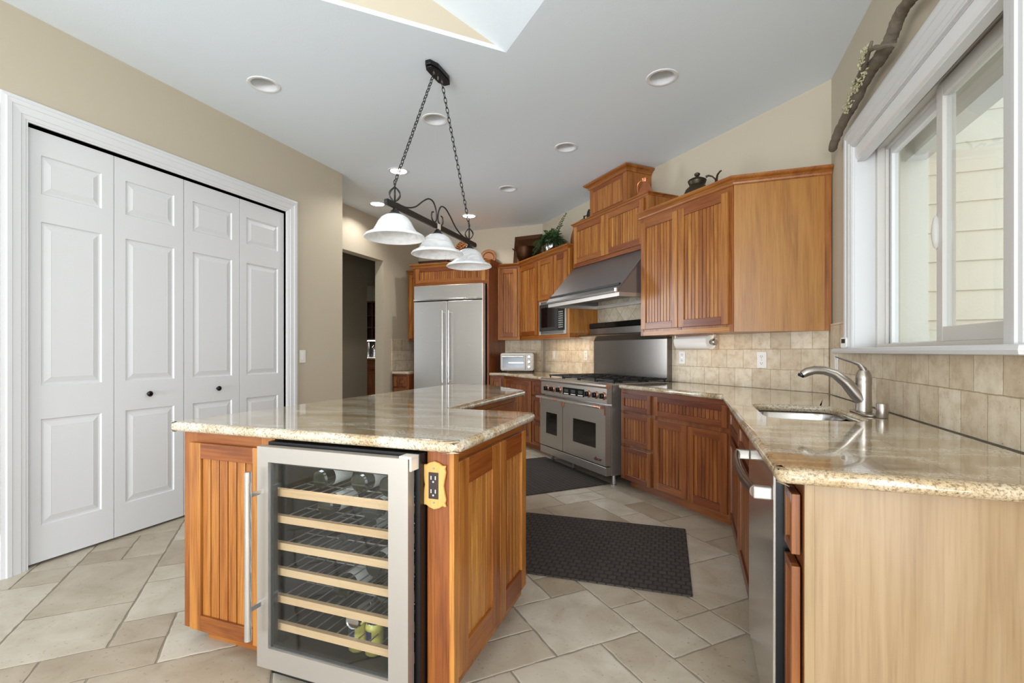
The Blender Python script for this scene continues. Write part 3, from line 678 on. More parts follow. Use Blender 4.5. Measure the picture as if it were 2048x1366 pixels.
# --- microwave cabinet
rM1 = (-cl[0] + cl[1]) * S; rM0 = 4.845; wM = rM1 - rM0
o_ = P(rM1, cU)
X = lambda r: rM1 - r
t = cab('microwave_cabinet', 'wall cabinet holding the microwave under two small beaded doors', o_, -PI / 4, wM, CW - .004 - cU, 1.368, 2.41,
        [('door', X(6.15), X(5.63), 1.42, 2.372), ('door', X(5.60), X(5.20), 1.86, 2.375, .065), ('door', X(5.18), X(4.88), 1.86, 2.375, .065)],
        poly=None, mat='cherry', openbox=(X(5.57), X(4.91), 1.42, 1.83), stiles=None)
# body polygon is a plain rectangle; its wall end runs into the tiled corner
crown(t, [cl, P(rM0 + .025, cU - .004), P(rM0 + .025, CW - .03)], 2.40)
# --- tall wall cabinet pair right of the hood with slanted end panel
cR = 2.925; rR1 = 3.525
fc = (.292, cR / S - .292)
rR0 = (-fc[0] + fc[1]) * S
o_ = P(rR1, cR); wR = rR1 - rR0
t = cab('wall_cabinet', 'large wall cabinet right of the hood with two beaded doors and a smooth angled side', o_, -PI / 4, wR, 0, 1.345, 2.405,
        [('door', .025, .475, 1.40, 2.362, .06), ('door', .485, wR - .035, 1.40, 2.362, .06)], poly=[P(rR1, cR), fc, (WX - .004, fc[1] - .002), (WX - .004, kinkR[1] - .012), P(rR1, CW - .004)], mat='cherry', stiles=[.48])
sp = MB(); q = loc_poly(t, [fc, (WX - .045, fc[1]), (WX - .045, fc[1] - .006), (fc[0], fc[1] - .006)]); sp.prism(q, 1.345, 2.405, 'z', .75); sp.build('side_panel', 'cherry_panel', t, label='smooth honey coloured side panel')
sp = MB(); q = loc_poly(t, [(WX - .045, fc[1]), (WX - .006, fc[1]), (WX - .006, fc[1] - .012), (WX - .045, fc[1] - .012)]); sp.prism(q, 1.345, 2.405, 'z', .5); sp.build('scribe_strip', 'cherry', t)
crown(t, [P(rR1 + .02, cR - .004), (fc[0] - .004, fc[1] - .008), (WX - .004, fc[1] - .008)], 2.40)
# --- cabinet over the hood and the box above it
cH = 3.015; rH1, rH0 = 4.82, 3.53
t = cab('hood_cabinet', 'wall cabinet directly above the range hood with two beaded doors', P(rH1, cH), -PI / 4, rH1 - rH0, CW - .004 - cH, 2.165, 2.65,
        [('door', .045, .635, 2.205, 2.625, .06), ('door', .645, 1.245, 2.205, 2.625, .06)], mat='cherry')
crown(t, [P(rH1, CW - .02), P(rH1, cH - .004), P(rH0, cH - .004), P(rH0, CW - .02)], 2.645, k=.55, kz=.5)
cT = 3.07; rT1, rT0 = 4.55, 3.90
t = cab('vent_cover_box', 'raised wooden box above the hood cabinet reaching almost to the ceiling', P(rT1, cT), -PI / 4, rT1 - rT0, CW - .004 - cT, 2.675, 3.0, [], mat='cherry')
dm = MB(); door_geo(dm, .0, rT1 - rT0, 2.675, 3.0, fr=.06, rail=.05, y=-.002, th=.01, bead=.09); dm.build('front_panel', 'cherry', t)
crown(t, [P(rT1, CW - .01), P(rT1, cT - .012), P(rT0, cT - .012), P(rT0, CW - .01)], 2.995, k=1.3, kz=1.0)

# ================================================================== ISLAND
isl = thing('kitchen_island', 'island cabinetry with beaded panels in the middle of the kitchen', 'kitchen island', (-1.4, 2.6, 0))
def ip(poly): return loc_poly(isl, poly)
body = [(-1.97, 1.43), (-1.485, 1.43), (-1.485, 2.02), (-.822, 2.02), (-.822, 1.43), (-.745, 1.43), (-.745, 2.15), (-1.225, 2.15), (-1.225, 3.385), (-1.66, 3.82), (-1.97, 3.82)]
mb = MB(); mb.prism(ip(body), .065, .875, 'z', .5); mb.build('body', 'cherry', isl)
toe = [(-1.90, 1.475), (-1.485, 1.475), (-1.485, 2.03), (-.9, 2.03), (-.9, 1.9), (-.82, 1.9), (-.82, 2.08), (-1.3, 2.08), (-1.3, 3.34), (-1.70, 3.75), (-1.90, 3.75)]
mb = MB(); mb.prism(ip(toe), 0, .065, 'x', .5); mb.box(-.822 + 1.4, -.80 + 1.4, 1.46 - 2.6, 1.95 - 2.6, 0, .065, 'y'); mb.build('toe_kick', 'cherry', isl)
def ipart(name, fn, px, py, rz, mat='cherry', **k):
    mb = MB(); fn(mb); o = mb.build(name, mat, isl, **k); o.location = (px + 1.4, py - 2.6, 0); o.rotation_euler = (0, 0, rz); return o
def frame_l(m):
    m.box(0, .075, -.006, 0, .065, .875); m.box(.075, .42, -.006, 0, .83, .875, 'x', .3); m.box(.42, .485, -.006, 0, .065, .875); m.box(.075, .42, -.006, 0, .065, .10, 'x')
ipart('face_frame', frame_l, -1.97, 1.43, 0)
ipart('door', lambda m: door_geo(m, .055, .455, .075, .832, fr=.06, rail=.062, y=-.006, bead=.045), -1.97, 1.43, 0, bevel=.002)
ipart('corner_post', lambda m: (m.box(0, .083, -.012, 0, .065, .875, 'z', .25), m.box(.083, .102, -.016, .02, .0, .875, 'z', .95)), -.822, 1.43, 0, bevel=.003)
def frame_r(m):
    m.box(0, .72, -.006, 0, .822, .875, 'x', .3); m.box(0, .03, -.006, 0, .12, .822); m.box(.69, .72, -.006, 0, .10, .822); m.box(0, .72, -.004, 0, .10, .13, 'x', .3)
ipart('side_frame', frame_r, -.745, 1.43, PI / 2)
ipart('side_door', lambda m: door_geo(m, .02, .385, .12, .836, fr=.075, rail=.09, y=-.006, bead=.042), -.745, 1.43, PI / 2, bevel=.002)
ipart('side_door', lambda m: door_geo(m, .395, .715, .12, .836, fr=.06, rail=.09, y=-.006, bead=.042), -.745, 1.43, PI / 2, bevel=.002)
ipart('rear_side_frame', lambda m: (m.box(0, 1.235, -.006, 0, .822, .875, 'x', .5), m.box(.0, 1.235, -.006, 0, .065, .11, 'x'), m.box(0, .03, -.006, 0, .11, .822), m.box(1.205, 1.235, -.006, 0, .11, .822)), -1.225, 2.15, PI / 2)
ipart('rear_side_door', lambda m: door_geo(m, .03, .60, .12, .836, fr=.06, rail=.07, y=-.006), -1.225, 2.15, PI / 2, bevel=.002)
ipart('rear_side_door', lambda m: door_geo(m, .62, 1.21, .12, .836, fr=.06, rail=.07, y=-.006), -1.225, 2.15, PI / 2, bevel=.002)
ipart('corner_door', lambda m: door_geo(m, .03, .585, .12, .836, fr=.06, rail=.07, y=-.002), -1.225, 3.385, PI * .75, bevel=.002)

# ================================================================== COUNTERTOPS
def counter(name, label, outer, holes, cat='countertop'):
    cx, cy = outer[0]
    me = fill_holes(name, [(x - cx, y - cy) for x, y in outer], [[(x - cx, y - cy) for x, y in h] for h in holes], .876, 'granite', extrude=.039)
    o = link(name, me); o.location = (cx, cy, 0); tag(o, label, cat)
    b = o.modifiers.new('bullnose', 'BEVEL'); b.width = .0185; b.segments = 5; b.use_clamp_overlap = False; b.limit_method = 'ANGLE'; b.angle_limit = math.radians(50)
    for p in me.polygons: p.use_smooth = True
    me.set_sharp_from_angle(angle=math.radians(60))
    return o
counter('island_countertop', 'stepped beige granite island top with rounded edges', rounded([(-2.005, 1.375), (-.682, 1.375), (-.682, 2.205), (-1.150, 2.205), (-1.150, 3.42), (-1.635, 3.905), (-2.005, 3.905)], [.035, .04, .05, 0, .05, .05, .03]), [])
cf = 2.64; cfc = (.195, cf / S - .195)
sinkh = rounded([(.312, 2.365), (.69, 2.365), (.69, 2.965), (.312, 2.965)], .09, 8)
cb = CW - TT - .002; wb_ = WX - TT - .002
counter('sink_countertop', 'beige granite worktop from the range around past the sink', rounded([P(rA + .0, cf), cfc, (.195, 1.335), (wb_, 1.335), (wb_, cb / S - wb_), P(rA, cb)], [0, .03, .045, 0, 0, 0]), [sinkh])
clf = (cf / S - 6.135, 6.135)
counter('corner_countertop', 'beige granite worktop left of the range under the toaster oven', [(-2.595, 6.135), clf, P(rL0 - .01, cf), P(rL0 - .01, cb), (cb / S - (FY - TT - .003), FY - TT - .003), (-2.595, FY - TT - .003)], [])
counter('drawer_countertop', 'small granite worktop beside the doorway, left of the refrigerator', [(DX + .02, 6.0), (-3.795, 6.0), (-3.795, FY - .003), (DX + .02, FY - .003)], [])

# ================================================================== SINK AND FAUCET
sk = thing('kitchen_sink', 'undermount double bowl stainless steel sink in the granite', 'sink', (.50, 2.665, .876))
def bowl(name, y0, y1, depth):
    mb = MB(); loops = []
    for z, ins in ((0, -.008), (-.004, .0), (-.02, .004), (-depth + .03, .012), (-depth, .04)):
        loops.append([(x, y, z) for x, y in rounded([(-.188 + ins, y0 + ins), (.19 - ins, y0 + ins), (.19 - ins, y1 - ins), (-.188 + ins, y1 - ins)], max(.02, .085 - ins), 6)])
    n = len(loops[0]); v = [p for l in loops for p in l]
    f = [(i * n + k, i * n + (k + 1) % n, (i + 1) * n + (k + 1) % n, (i + 1) * n + k) for i in range(len(loops) - 1) for k in range(n)] + [tuple(range((len(loops) - 1) * n, len(loops) * n))]
    mb.add(v, f, .5); o = mb.build(name, 'steel_smooth', sk, smooth=True)
    dr = MB(); dr.lathe([(.04, 0), (.042, .003), (.03, .004), (.02, .001)], (0, (y0 + y1) / 2, -depth), 20); dr.build('drain', 'steel_smooth', o, smooth=True)
bowl('bowl', -.298, -.01, .2); bowl('bowl', .01, .298, .2)
fa = thing('kitchen_faucet', 'brushed nickel single lever faucet arching over the sink', 'faucet', (.745, 2.655, .916), 0)
mb = MB(); mb.prism(rounded([(-.03, -.125), (.03, -.125), (.03, .125), (-.03, .125)], .028, 6), 0, .008); mb.build('deck_plate', 'nickel', fa, bevel=.003)
mb = MB(); mb.lathe([(.033, .008), (.034, .014), (.0325, .02), (.031, .07), (.031, .13), (.032, .148), (.0305, .152), (.0315, .157), (.030, .178), (.022, .198), (.005, .207)], (0, 0, 0), 28); mb.build('body', 'nickel', fa, smooth=True)
mb = MB(); mb.tube([(-.0, 0, .055), (-.03, -.002, .090), (-.07, -.006, .142), (-.115, -.01, .182), (-.16, -.014, .197), (-.20, -.018, .198), (-.232, -.02, .188), (-.25, -.022, .176)], [.030, .029, .025, .0215, .0195, .0195, .020, .017], 16); mb.build('spout', 'nickel', fa, smooth=True)
mb = MB(); mb.tube([(-.252, -.022, .177), (-.256, -.022, .170), (-.258, -.022, .166)], [.0155, .015, .012], 14); mb.build('spray_head', 'black', fa, smooth=True)
mb = MB(); mb.tube([(0.004, 0, .172), (-.002, 0, .205), (-.02, .0, .228), (-.05, .002, .240), (-.085, .004, .252), (-.11, .005, .262)], [.028, .021, .013, .0095, .008, .0045], 12, flat=.65); mb.build('lever', 'nickel', fa, smooth=True)
ag = MB(); ag.lathe([(.021, 0), (.0225, .004), (.0225, .058), (.021, .062), (.019, .063)], (0, 0, 0), 24); o = ag.build('air_gap_cap', 'nickel', smooth=True); o.location = (.772, 2.512, .916); tag(o, 'brushed nickel cylindrical cap on granite beside the faucet', 'faucet cap')

# ================================================================== DISHWASHER
dw = thing('dishwasher', 'stainless dishwasher between sink cabinet and end cabinet', 'dishwasher', (.215, 2.128, 0), -PI / 2)
mb = MB(); mb.box(.004, .608, .05, .62, .1, .868); mb.build('body', 'black', dw)
mb = MB(); mb.box(.002, .606, 0, .045, .105, .865); mb.build('door', 'steel_smooth', dw, bevel=.004)
mb = MB(); mb.box(.606, .612, .006, .05, .105, .87); mb.build('door_edge', 'black', dw)
mb = MB(); mb.box(.0, .61, .06, .08, .0, .1); mb.build('toe_panel', 'black', dw)
hb = MB(); hb.tube([(.035, -.045, .80), (.16, -.058, .80), (.305, -.062, .80), (.45, -.058, .80), (.578, -.045, .80)], .012, 14, flat=1.4); h_ = hb.build('handle', 'handle_bronze', dw, smooth=True)
for x in (.03, .582):
    q = MB(); q.box(x - .012, x + .012, -.048, 0, .782, .818); q.build('handle_bracket', 'steel_dull', h_, bevel=.004)

# ================================================================== RANGE
RW = 1.22; rR = 4.755
ra = thing('gas_range', 'wide stainless double-oven gas range with copper-trimmed knobs', 'range', P(rR, 2.575) + (0,), -PI / 4)
lx = lambda r: rR - r
mb = MB(); mb.box(0, RW, .03, .70, .10, .905); mb.build('body', 'steel_range', ra, bevel=.003)
mb = MB(); mb.prism([(.0, .735), (-.02, .74), (-.02, .875), (-.035, .892), (-.03, .908), (-.015, .914), (.045, .914), (.045, .735)], 0, RW, ax='x'); cp = mb.build('control_panel', 'steel_range', ra, bevel=.002)
for x in (.003, RW - .003):
    q = MB(); q.lathe([(.024, -.006), (.024, .006)], (x, -.008, .893), 20, 'x'); q.build('end_cap', 'copper_trim', cp, smooth=True)
for i, r in enumerate((4.612, 4.491, 4.355, 3.825, 3.70, 3.585)):
    q = MB(); q.lathe([(.034, 0), (.034, .006), (.029, .012), (.027, .012)], (lx(r), -.02, .808), 24, 'y'); bz = q
    b_ = MB(); b_.lathe([(.036, 0), (.036, -.006), (.03, -.014), (.026, -.014)], (lx(r), -.02, .808), 24, 'y'); kb = b_.build('knob', 'copper_trim', ra, smooth=True)
    q = MB(); q.lathe([(.025, -.012), (.025, -.03), (.02, -.036), (.001, -.036)], (lx(r), -.02, .808), 20, 'y'); q.box(lx(r) - .005, lx(r) + .005, -.066, -.055, .786, .83); q.build('grip', 'black', kb, smooth=True)
mb = MB(); mb.box(lx(4.287), lx(3.894), -.024, -.018, .770, .842); dp = mb.build('display', 'display', ra)
for k in range(3):
    mb = MB(); mb.box(lx(4.26) + k * .13, lx(4.26) + k * .13 + .085, -.026, -.0235, .776, .784); mb.build('button_row', 'plastic_white', dp)
    mb = MB(); mb.box(lx(4.255) + k * .13, lx(4.255) + k * .13 + .075, -.0255, -.0235, .795, .825); mb.build('readout', 'slot_dark', dp)
def oven(x0, x1, wx0, wx1, label):
    mb = MB(); z0, z1 = .19, .722; a, b, c, e = wx0, wx1, .325, .552
    for q in ((x0, a, z0, z1), (b, x1, z0, z1), (a, b, z0, c), (a, b, e, z1)): mb.box(q[0], q[1], -.035, .028, q[2], q[3])
    d = mb.build('oven_door', 'steel_range', ra, bevel=.0)
    g = MB(); g.box(a, b, -.030, -.026, c, e); g.build('oven_window', 'black_gloss', d)
    h = MB(); h.tube([(x0 + .01, -.085, .712), (x1 - .01, -.085, .712)], .0125, 14); hd = h.build('oven_handle', 'steel_smooth', d, smooth=True)
    for x in (x0 + .012, x1 - .012):
        h = MB(); h.box(x - .010, x + .010, -.088, -.035, .70, .722); h.box(x - .010, x + .010, -.045, -.0355, .64, .722); h.build('handle_bracket', 'copper_trim', hd, bevel=.003)
    for x in (x0, ):
        h = MB(); h.tube([(x1 - .10, -.085, .712), (x1 - .02, -.085, .712)], .0135, 12); h.build('handle_sleeve', 'copper_trim', hd, smooth=True)
oven(.004, lx(4.273), lx(4.62), lx(4.385), 'left'); oven(lx(4.265), RW - .004, lx(4.075), lx(3.685), 'right')
mb = MB(); mb.box(.0, RW, -.03, .028, .102, .178); mb.build('kick_panel', 'steel_range', ra, bevel=.003)
for x, y in ((.06, .09), (.5, .09), (1.17, .09), (.06, .6), (1.17, .6)):
    q = MB(); q.lathe([(.018, .105), (.018, .06), (.0195, .06), (.0195, .012), (.024, .008), (.024, .0)], (x, y, 0), 20); q.build('leg', 'steel_smooth', ra, smooth=True)
mb = MB(); mb.box(.01, RW - .01, .05, .695, .905, .915); mb.build('cooktop', 'steel_dull', ra)
for k in range(4):
    x0 = .02 + k * .296; q = MB(); z = .935
    for yy in (.07, .365, .66): q.box(x0, x0 + .29, yy, yy + .014, z, z + .014)
    for xx in (x0, x0 + .138, x0 + .276): q.box(xx, xx + .014, .07, .674, z, z + .014)
    for cy in (.22, .52):
        for a in range(8):
            an = a * PI / 4 + PI / 8; cx = x0 + .145
            q.tube([(cx + .03 * math.cos(an), cy + .03 * math.sin(an), z + .010), (cx + .125 * math.cos(an), cy + .125 * math.sin(an), z + .006)], .005, 6)
    for xx in (x0 + .005, x0 + .27):
        for yy in (.075, .66): q.box(xx, xx + .012, yy, yy + .01, .915, z)
    g = q.build('grate', 'cast_iron', ra)
    for cy in (.22, .52):
        b_ = MB(); b_.lathe([(.05, .915), (.05, .922), (.035, .924), (.035, .932), (.02, .936), (.001, .936)], (x0 + .145, cy, 0), 20); b_.build('burner', 'cast_iron', ra, smooth=True)
def text(body, size, parent, loc, rot, mat, name='lettering', shear=0, depth=.0006):
    cu = bpy.data.curves.new(name, 'FONT'); cu.body = body; cu.size = size; cu.extrude = depth; cu.align_x = 'CENTER'; cu.align_y = 'CENTER'; cu.shear = shear
    tmp = bpy.data.objects.new('tmp', cu); C.objects.link(tmp); dg = bpy.context.evaluated_depsgraph_get()
    me = bpy.data.meshes.new_from_object(tmp.evaluated_get(dg)); bpy.data.objects.remove(tmp); me.materials.clear(); me.materials.append(M[mat])
    o = link(name, me, parent); o.location = loc; o.rotation_euler = rot; return o
text('dacor', .05, ra, (lx(3.655), -.0365, .235), (PI / 2, 0, 0), 'badge_red', shear=.4, depth=.0012)

# ---- stainless guard, warming shelf
bg = thing('range_backguard', 'stainless splash guard with warming shelf behind the range', 'splash guard', P(4.815, 3.29) + (0,), -PI / 4)
GW = 1.225
mb = MB(); mb.box(0, GW, 0, .075, .918, 1.37); mb.build('panel', 'steel_guard', bg, bevel=.002)
mb = MB(); mb.prism([(.0, 1.325), (-.19, 1.372), (-.20, 1.384), (-.19, 1.392), (.075, 1.392), (.075, 1.325)], -.02, GW + .0, ax='x'); mb.build('shelf', 'steel_guard', bg, bevel=.001)
mb = MB(); mb.box(0, GW, -.05, .07, 1.393, 1.47); mb.build('vent_box', 'steel_guard', bg, bevel=.003)
mb = MB(); mb.box(-.005, GW, -.06, .07, 1.47, 1.53); mb.build('top_rail', 'black_gloss', bg, bevel=.006)

# ---- hood
hd = thing('range_hood', 'sloping stainless steel range hood under the wooden cabinets', 'range hood', P(4.835, 2.665) + (0,), -PI / 4)
HW = 1.305; HD = CW - .006 - 2.665
slp = [(0, 1.738), (.36, 2.162), (HD, 2.162), (HD, 1.738), ]
mb = MB()
v = [(0, 0, 1.742), (HW, 0, 1.742), (HW, .37, 2.162), (0, .37, 2.162)]
mb.prism([(0, 1.735), (-.006, 1.740), (-.004, 1.755), (.355, 2.162), (HD, 2.162), (HD, 2.14), (.36, 2.14), (.02, 1.76), (.02, 1.735)], 0, HW, ax='x'); mb.build('canopy', 'steel_hood', hd, bevel=.002)
for x in (0, HW - .004):
    q = MB(); q.prism([(.01, 1.737), (.01, 1.765), (.36, 2.15), (HD, 2.15), (HD, 1.737)], x, x + .004, ax='x'); q.build('side_panel', 'steel_hood', hd)
q = MB(); q.box(HW - .03, HW + .003, -.017, .004, 1.733, 1.775); q.build('corner_glint', 'silver', hd, bevel=.006)  # bright block in place of the highlight on the hood corner
q = MB(); q.box(.02, HW - .02, .03, HD, 1.80, 1.82); q.build('inner_panel', 'slot_dark', hd)
q = MB(); q.box(.004, HW - .004, .02, .05, 1.70, 1.737); q.box(.004, .034, .05, HD, 1.70, 1.737); q.box(HW - .034, HW - .004, .05, HD, 1.70, 1.737); q.box(.034, HW - .034, HD - .06, HD, 1.70, 1.737); q.build('lower_rim', 'steel_dull', hd)
q = MB()
for k in range(22): q.box(.06 + k * .054, .06 + k * .054 + .03, .1, HD - .1, 1.775, 1.80)
q.build('baffle_filter', 'steel_dull', hd)

# ================================================================== REFRIGERATOR
fr = thing('refrigerator', 'built-in stainless steel french door refrigerator', 'refrigerator', (-3.722, 6.05, 0))
FW = 1.067
mb = MB(); mb.box(0.01, FW - .01, .06, .72, 0.02, 2.12); mb.build('body', 'black', fr)
mb = MB(); mb.box(0, FW, 0.004, .06, 1.925, 2.135); mb.build('top_grille_panel', 'steel', fr, bevel=.003)
mb = MB(); mb.box(-.002, FW + .002, -.008, .02, 1.922, 1.945); mb.build('trim_bar', 'steel_smooth', fr, bevel=.003)
q = MB(); q.box(.82, .985, -.011, -.0085, 1.924, 1.943); q.build('nameplate', 'steel_dull', fr)
text('KitchenAid', .019, fr, (.90, -.0115, 1.9335), (PI / 2, 0, 0), 'slot_dark')
for a, b, hx in ((0, .529, .485), (.536, FW, .58)):
    q = MB(); q.box(a, b, 0, .058, .10, 1.908); d = q.build('door', 'steel', fr, bevel=.004)
    q = MB(); q.tube([(hx, -.05, .775), (hx, -.05, 1.775)], .0125, 16); h_ = q.build('door_handle', 'steel_smooth', d, smooth=True)
    for z in (.80, 1.75):
        q = MB(); q.tube([(hx, -.05, z), (hx + (.0 if hx < .5 else .0), 0, z)], .009, 10); q.build('handle_post', 'steel_smooth', h_, smooth=True)
q = MB(); q.box(FW + .001, FW + .012, -.004, .08, .1, 2.13); q.build('edge_trim', 'edge_metal', fr)
q = MB(); q.box(0, FW, .03, .06, .0, .095); q.build('toe_grille', 'steel_dull', fr)

# ================================================================== MICROWAVE
mo = thing('microwave_oven', 'built-in black and steel microwave in the corner wall cabinet', 'microwave', P(5.575, cU) + (0,), -PI / 4)
MWd = 5.575 - 4.905
q = MB(); q.box(.02, MWd - .02, .006, .30, 1.445, 1.815); q.build('body', 'black', mo)
q = MB()
for b in ((0, .03, 1.415, 1.84), (MWd - .03, MWd, 1.415, 1.84), (.03, MWd - .03, 1.415, 1.46), (.03, MWd - .03, 1.80, 1.84)): q.box(b[0], b[1], -.018, -.0045, b[2], b[3])
q.build('trim_frame', 'steel', mo, bevel=.002)
q = MB()
for z in (1.425, 1.437, 1.449, 1.808, 1.82): q.box(.05, MWd - .05, -.020, -.0181, z, z + .006)
q.build('vent_slots', 'black', mo)
q = MB(); q.box(.032, .50, -.03, -.004, 1.462, 1.798); d = q.build('door', 'slot_dark', mo, bevel=.003)
q = MB(); q.box(.085, .42, -.032, -.0301, 1.505, 1.755); q.build('door_window', 'black_gloss', d)
q = MB(); q.box(.503, MWd - .032, -.028, -.004, 1.462, 1.798); kp = q.build('control_panel', 'black_gloss', mo, bevel=.002)
q = MB()
for i in range(8):
    for j in range(3): q.box(.52 + j * .035, .52 + j * .035 + .024, -.0295, -.0281, 1.49 + i * .026, 1.49 + i * .026 + .014)
q.build('keypad', 'steel_dull', kp)
q = MB(); q.box(.518, .62, -.0295, -.0281, 1.72, 1.77); q.build('display', 'display', kp)

# ================================================================== TOASTER OVEN
to = thing('toaster_oven', 'silver toaster oven on the corner worktop', 'toaster oven', (-2.51, 6.355, .917), math.radians(9))
q = MB(); q.prism(rounded([(0, .018), (.47, .018), (.47, .265), (0, .265)], .028, 6), .0, .27, ax='y'); q.build('body', 'toaster_metal', to, bevel=.003)
q = MB(); q.box(.012, .355, -.012, 0, .03, .235); d = q.build('door', 'toaster_metal', to, bevel=.003)
q = MB(); q.box(.032, .335, -.015, -.0121, .06, .205); q.build('door_glass', 'oven_glass', d)
q = MB(); q.box(.12, .33, -.0165, -.0151, .128, .134); q.build('rack', 'steel_smooth', d)
q = MB(); q.tube([(.03, -.04, .218), (.335, -.04, .218)], .009, 12); q.box(.035, .048, -.04, -.012, .212, .224); q.box(.318, .33, -.04, -.012, .212, .224); q.build('door_handle', 'steel_smooth', d, smooth=True)
q = MB(); q.box(.362, .455, -.012, 0, .03, .25); cpn = q.build('control_panel', 'toaster_metal', to, bevel=.003)
for z in (.215, .145, .075):
    q = MB(); q.lathe([(.024, -.012), (.024, -.016), (.019, -.018), (.017, -.034), (.001, -.035)], (.41, 0, z), 20, 'y'); q.build('knob', 'silver', cpn, smooth=True)
for x in (.03, .43):
    for y in (.03, .24):
        q = MB(); q.lathe([(.012, 0), (.014, .02)], (x, y, 0), 12); q.build('foot', 'black', to)

# ================================================================== WINE COOLER
wc = thing('wine_cooler', 'undercounter wine cooler with steel-framed glass door at the front of the island', 'wine cooler', (-1.476, 1.335, 0))
q = MB(); W0 = .006; W1 = .650
q.box(W0, W0 + .02, .045, .665, .06, .868); q.box(W1 - .02, W1, .045, .665, .06, .868); q.box(W0 + .02, W1 - .02, .045, .665, .848, .868); q.box(W0 + .02, W1 - .02, .045, .665, .06, .10); q.box(W0 + .02, W1 - .02, .64, .665, .10, .848); q.build('cabinet', 'black', wc)
q = MB(); q.box(W0, W1 - .03, .06, .6, 0, .06); base = q.build('base_grille', 'black', wc, bevel=.002)
q = MB()
for k in range(3): q.box(.06, .56, .054, .0595, .012 + k * .016, .019 + k * .016)
q.build('grille_slats', 'slot_dark', base)
DWd = .633; a, b, c, e = .052, .559, .136, .804
q = MB()
for s_ in ((0, a, .062, .858), (b, DWd, .062, .858), (a, b, .062, c), (a, b, e, .858)): q.box(s_[0], s_[1], 0, .036, s_[2], s_[3])
dr = q.build('door', 'steel_dull', wc, bevel=.0)
q = MB(); q.box(a, b, .010, .014, c, e); q.build('door_glass', 'cooler_glass', dr)
q = MB()
for s_ in ((a - .004, a + .010, c, e), (b - .006, b + .004, c, e), (a, b, c - .004, c + .008), (a, b, e - .008, e + .004)): q.box(s_[0], s_[1], .015, .034, s_[2], s_[3])
q.build('door_gasket', 'slot_dark', dr)
q = MB(); q.tube([(.030, -.065, .195), (.030, -.065, .782)], .0115, 16); h_ = q.build('door_handle', 'steel_smooth', dr, smooth=True)
for z in (.30, .70):
    q = MB(); q.box(.024, .036, -.06, 0, z - .008, z + .008); q.build('handle_post', 'steel_smooth', h_)
q = MB(); q.box(.60, .645, -.0, .045, .8585, .866); q.box(.638, .645, .0, .045, .82, .858); q.build('hinge', 'edge_metal', wc)
ZS = [.682, .585, .486, .392, .292, .191]
for z in ZS:
    q = MB(); q.box(.03, .625, .048, .066, z - .013, z + .013, 'x', .7); sh = q.build('shelf', 'beech', wc)
    w_ = MB()
    for k in range(13): w_.tube([(.045 + k * .047, .078, z - .005), (.045 + k * .047, .62, z - .005)], .0025, 6)
    for y in (.2, .4, .6): w_.tube([(.03, y, z - .008), (.625, y, z - .008)], .0025, 6)
    w_.build('wire_rack', 'steel_dull', sh)
area('cooler_fill', (-1.476 + .33, 1.40, .842), (math.radians(-25), 0, 0), .5, .04, 1.1, (.9, .95, 1.0))  # added light at the cooler top, brightening its shelves and bottles
# bottles and cans (lying necks to the back or standing): things of their own
bprof = [(.001, 0), (.030, .0), (.0365, .006), (.0365, .175), (.034, .195), (.020, .225), (.0145, .24), (.0140, .295), (.0155, .297), (.0155, .305), (.001, .306)]
def bottle(label, x, z, y, flip=False, label_band=True):
    t = thing('wine_bottle', label, 'bottle', (x, y, z), 0, 'bottles in the wine cooler')
    q = MB(); q.lathe(bprof[:-3], (0, 0, 0), 24, 'z'); g = q.build('glass', 'bottle_glass', t, smooth=True)
    q = MB(); q.lathe([(.0155, .25), (.0155, .305), (.001, .307)], (0, 0, 0), 18, 'z'); q.build('foil_capsule', 'foil', t, smooth=True)
    if label_band: q = MB(); q.lathe([(.0369, .05), (.0369, .15)], (0, 0, 0), 24, cap=False); q.build('paper_label', 'bottle_label', t, smooth=True)
    t.rotation_euler = (-PI / 2, 0, 0) if not flip else (PI / 2, 0, 0)
    return t
rk = lambda k: ZS[k] + .013 + .030
bl_ = [('dark wine bottle lying on the top shelf at the left of the cooler', -1.30, 0, 1.43, False), ('dark wine bottle lying on the top shelf in the middle of the cooler', -1.13, 0, 1.44, False),
       ('dark wine bottle lying on the top shelf at the right of the cooler', -1.00, 0, 1.43, False),
       ('white-labelled bottle on the second shelf, left side', -1.275, 1, 1.43, False), ('dark bottle on the second shelf, right side', -1.08, 1, 1.44, False),
       ('white-labelled bottle neck forward on the third shelf', -1.18, 2, 1.72, True), ('clear-ended bottle on the fourth shelf at the right', -1.06, 3, 1.43, False),
       ('white-labelled bottle on the fifth shelf in the middle', -1.20, 4, 1.43, False), ('dark bottle on the fifth shelf at the right', -1.03, 4, 1.45, False)]
for l_, x, k, y, fl in bl_: bottle(l_, x, rk(k), y + .02, fl)
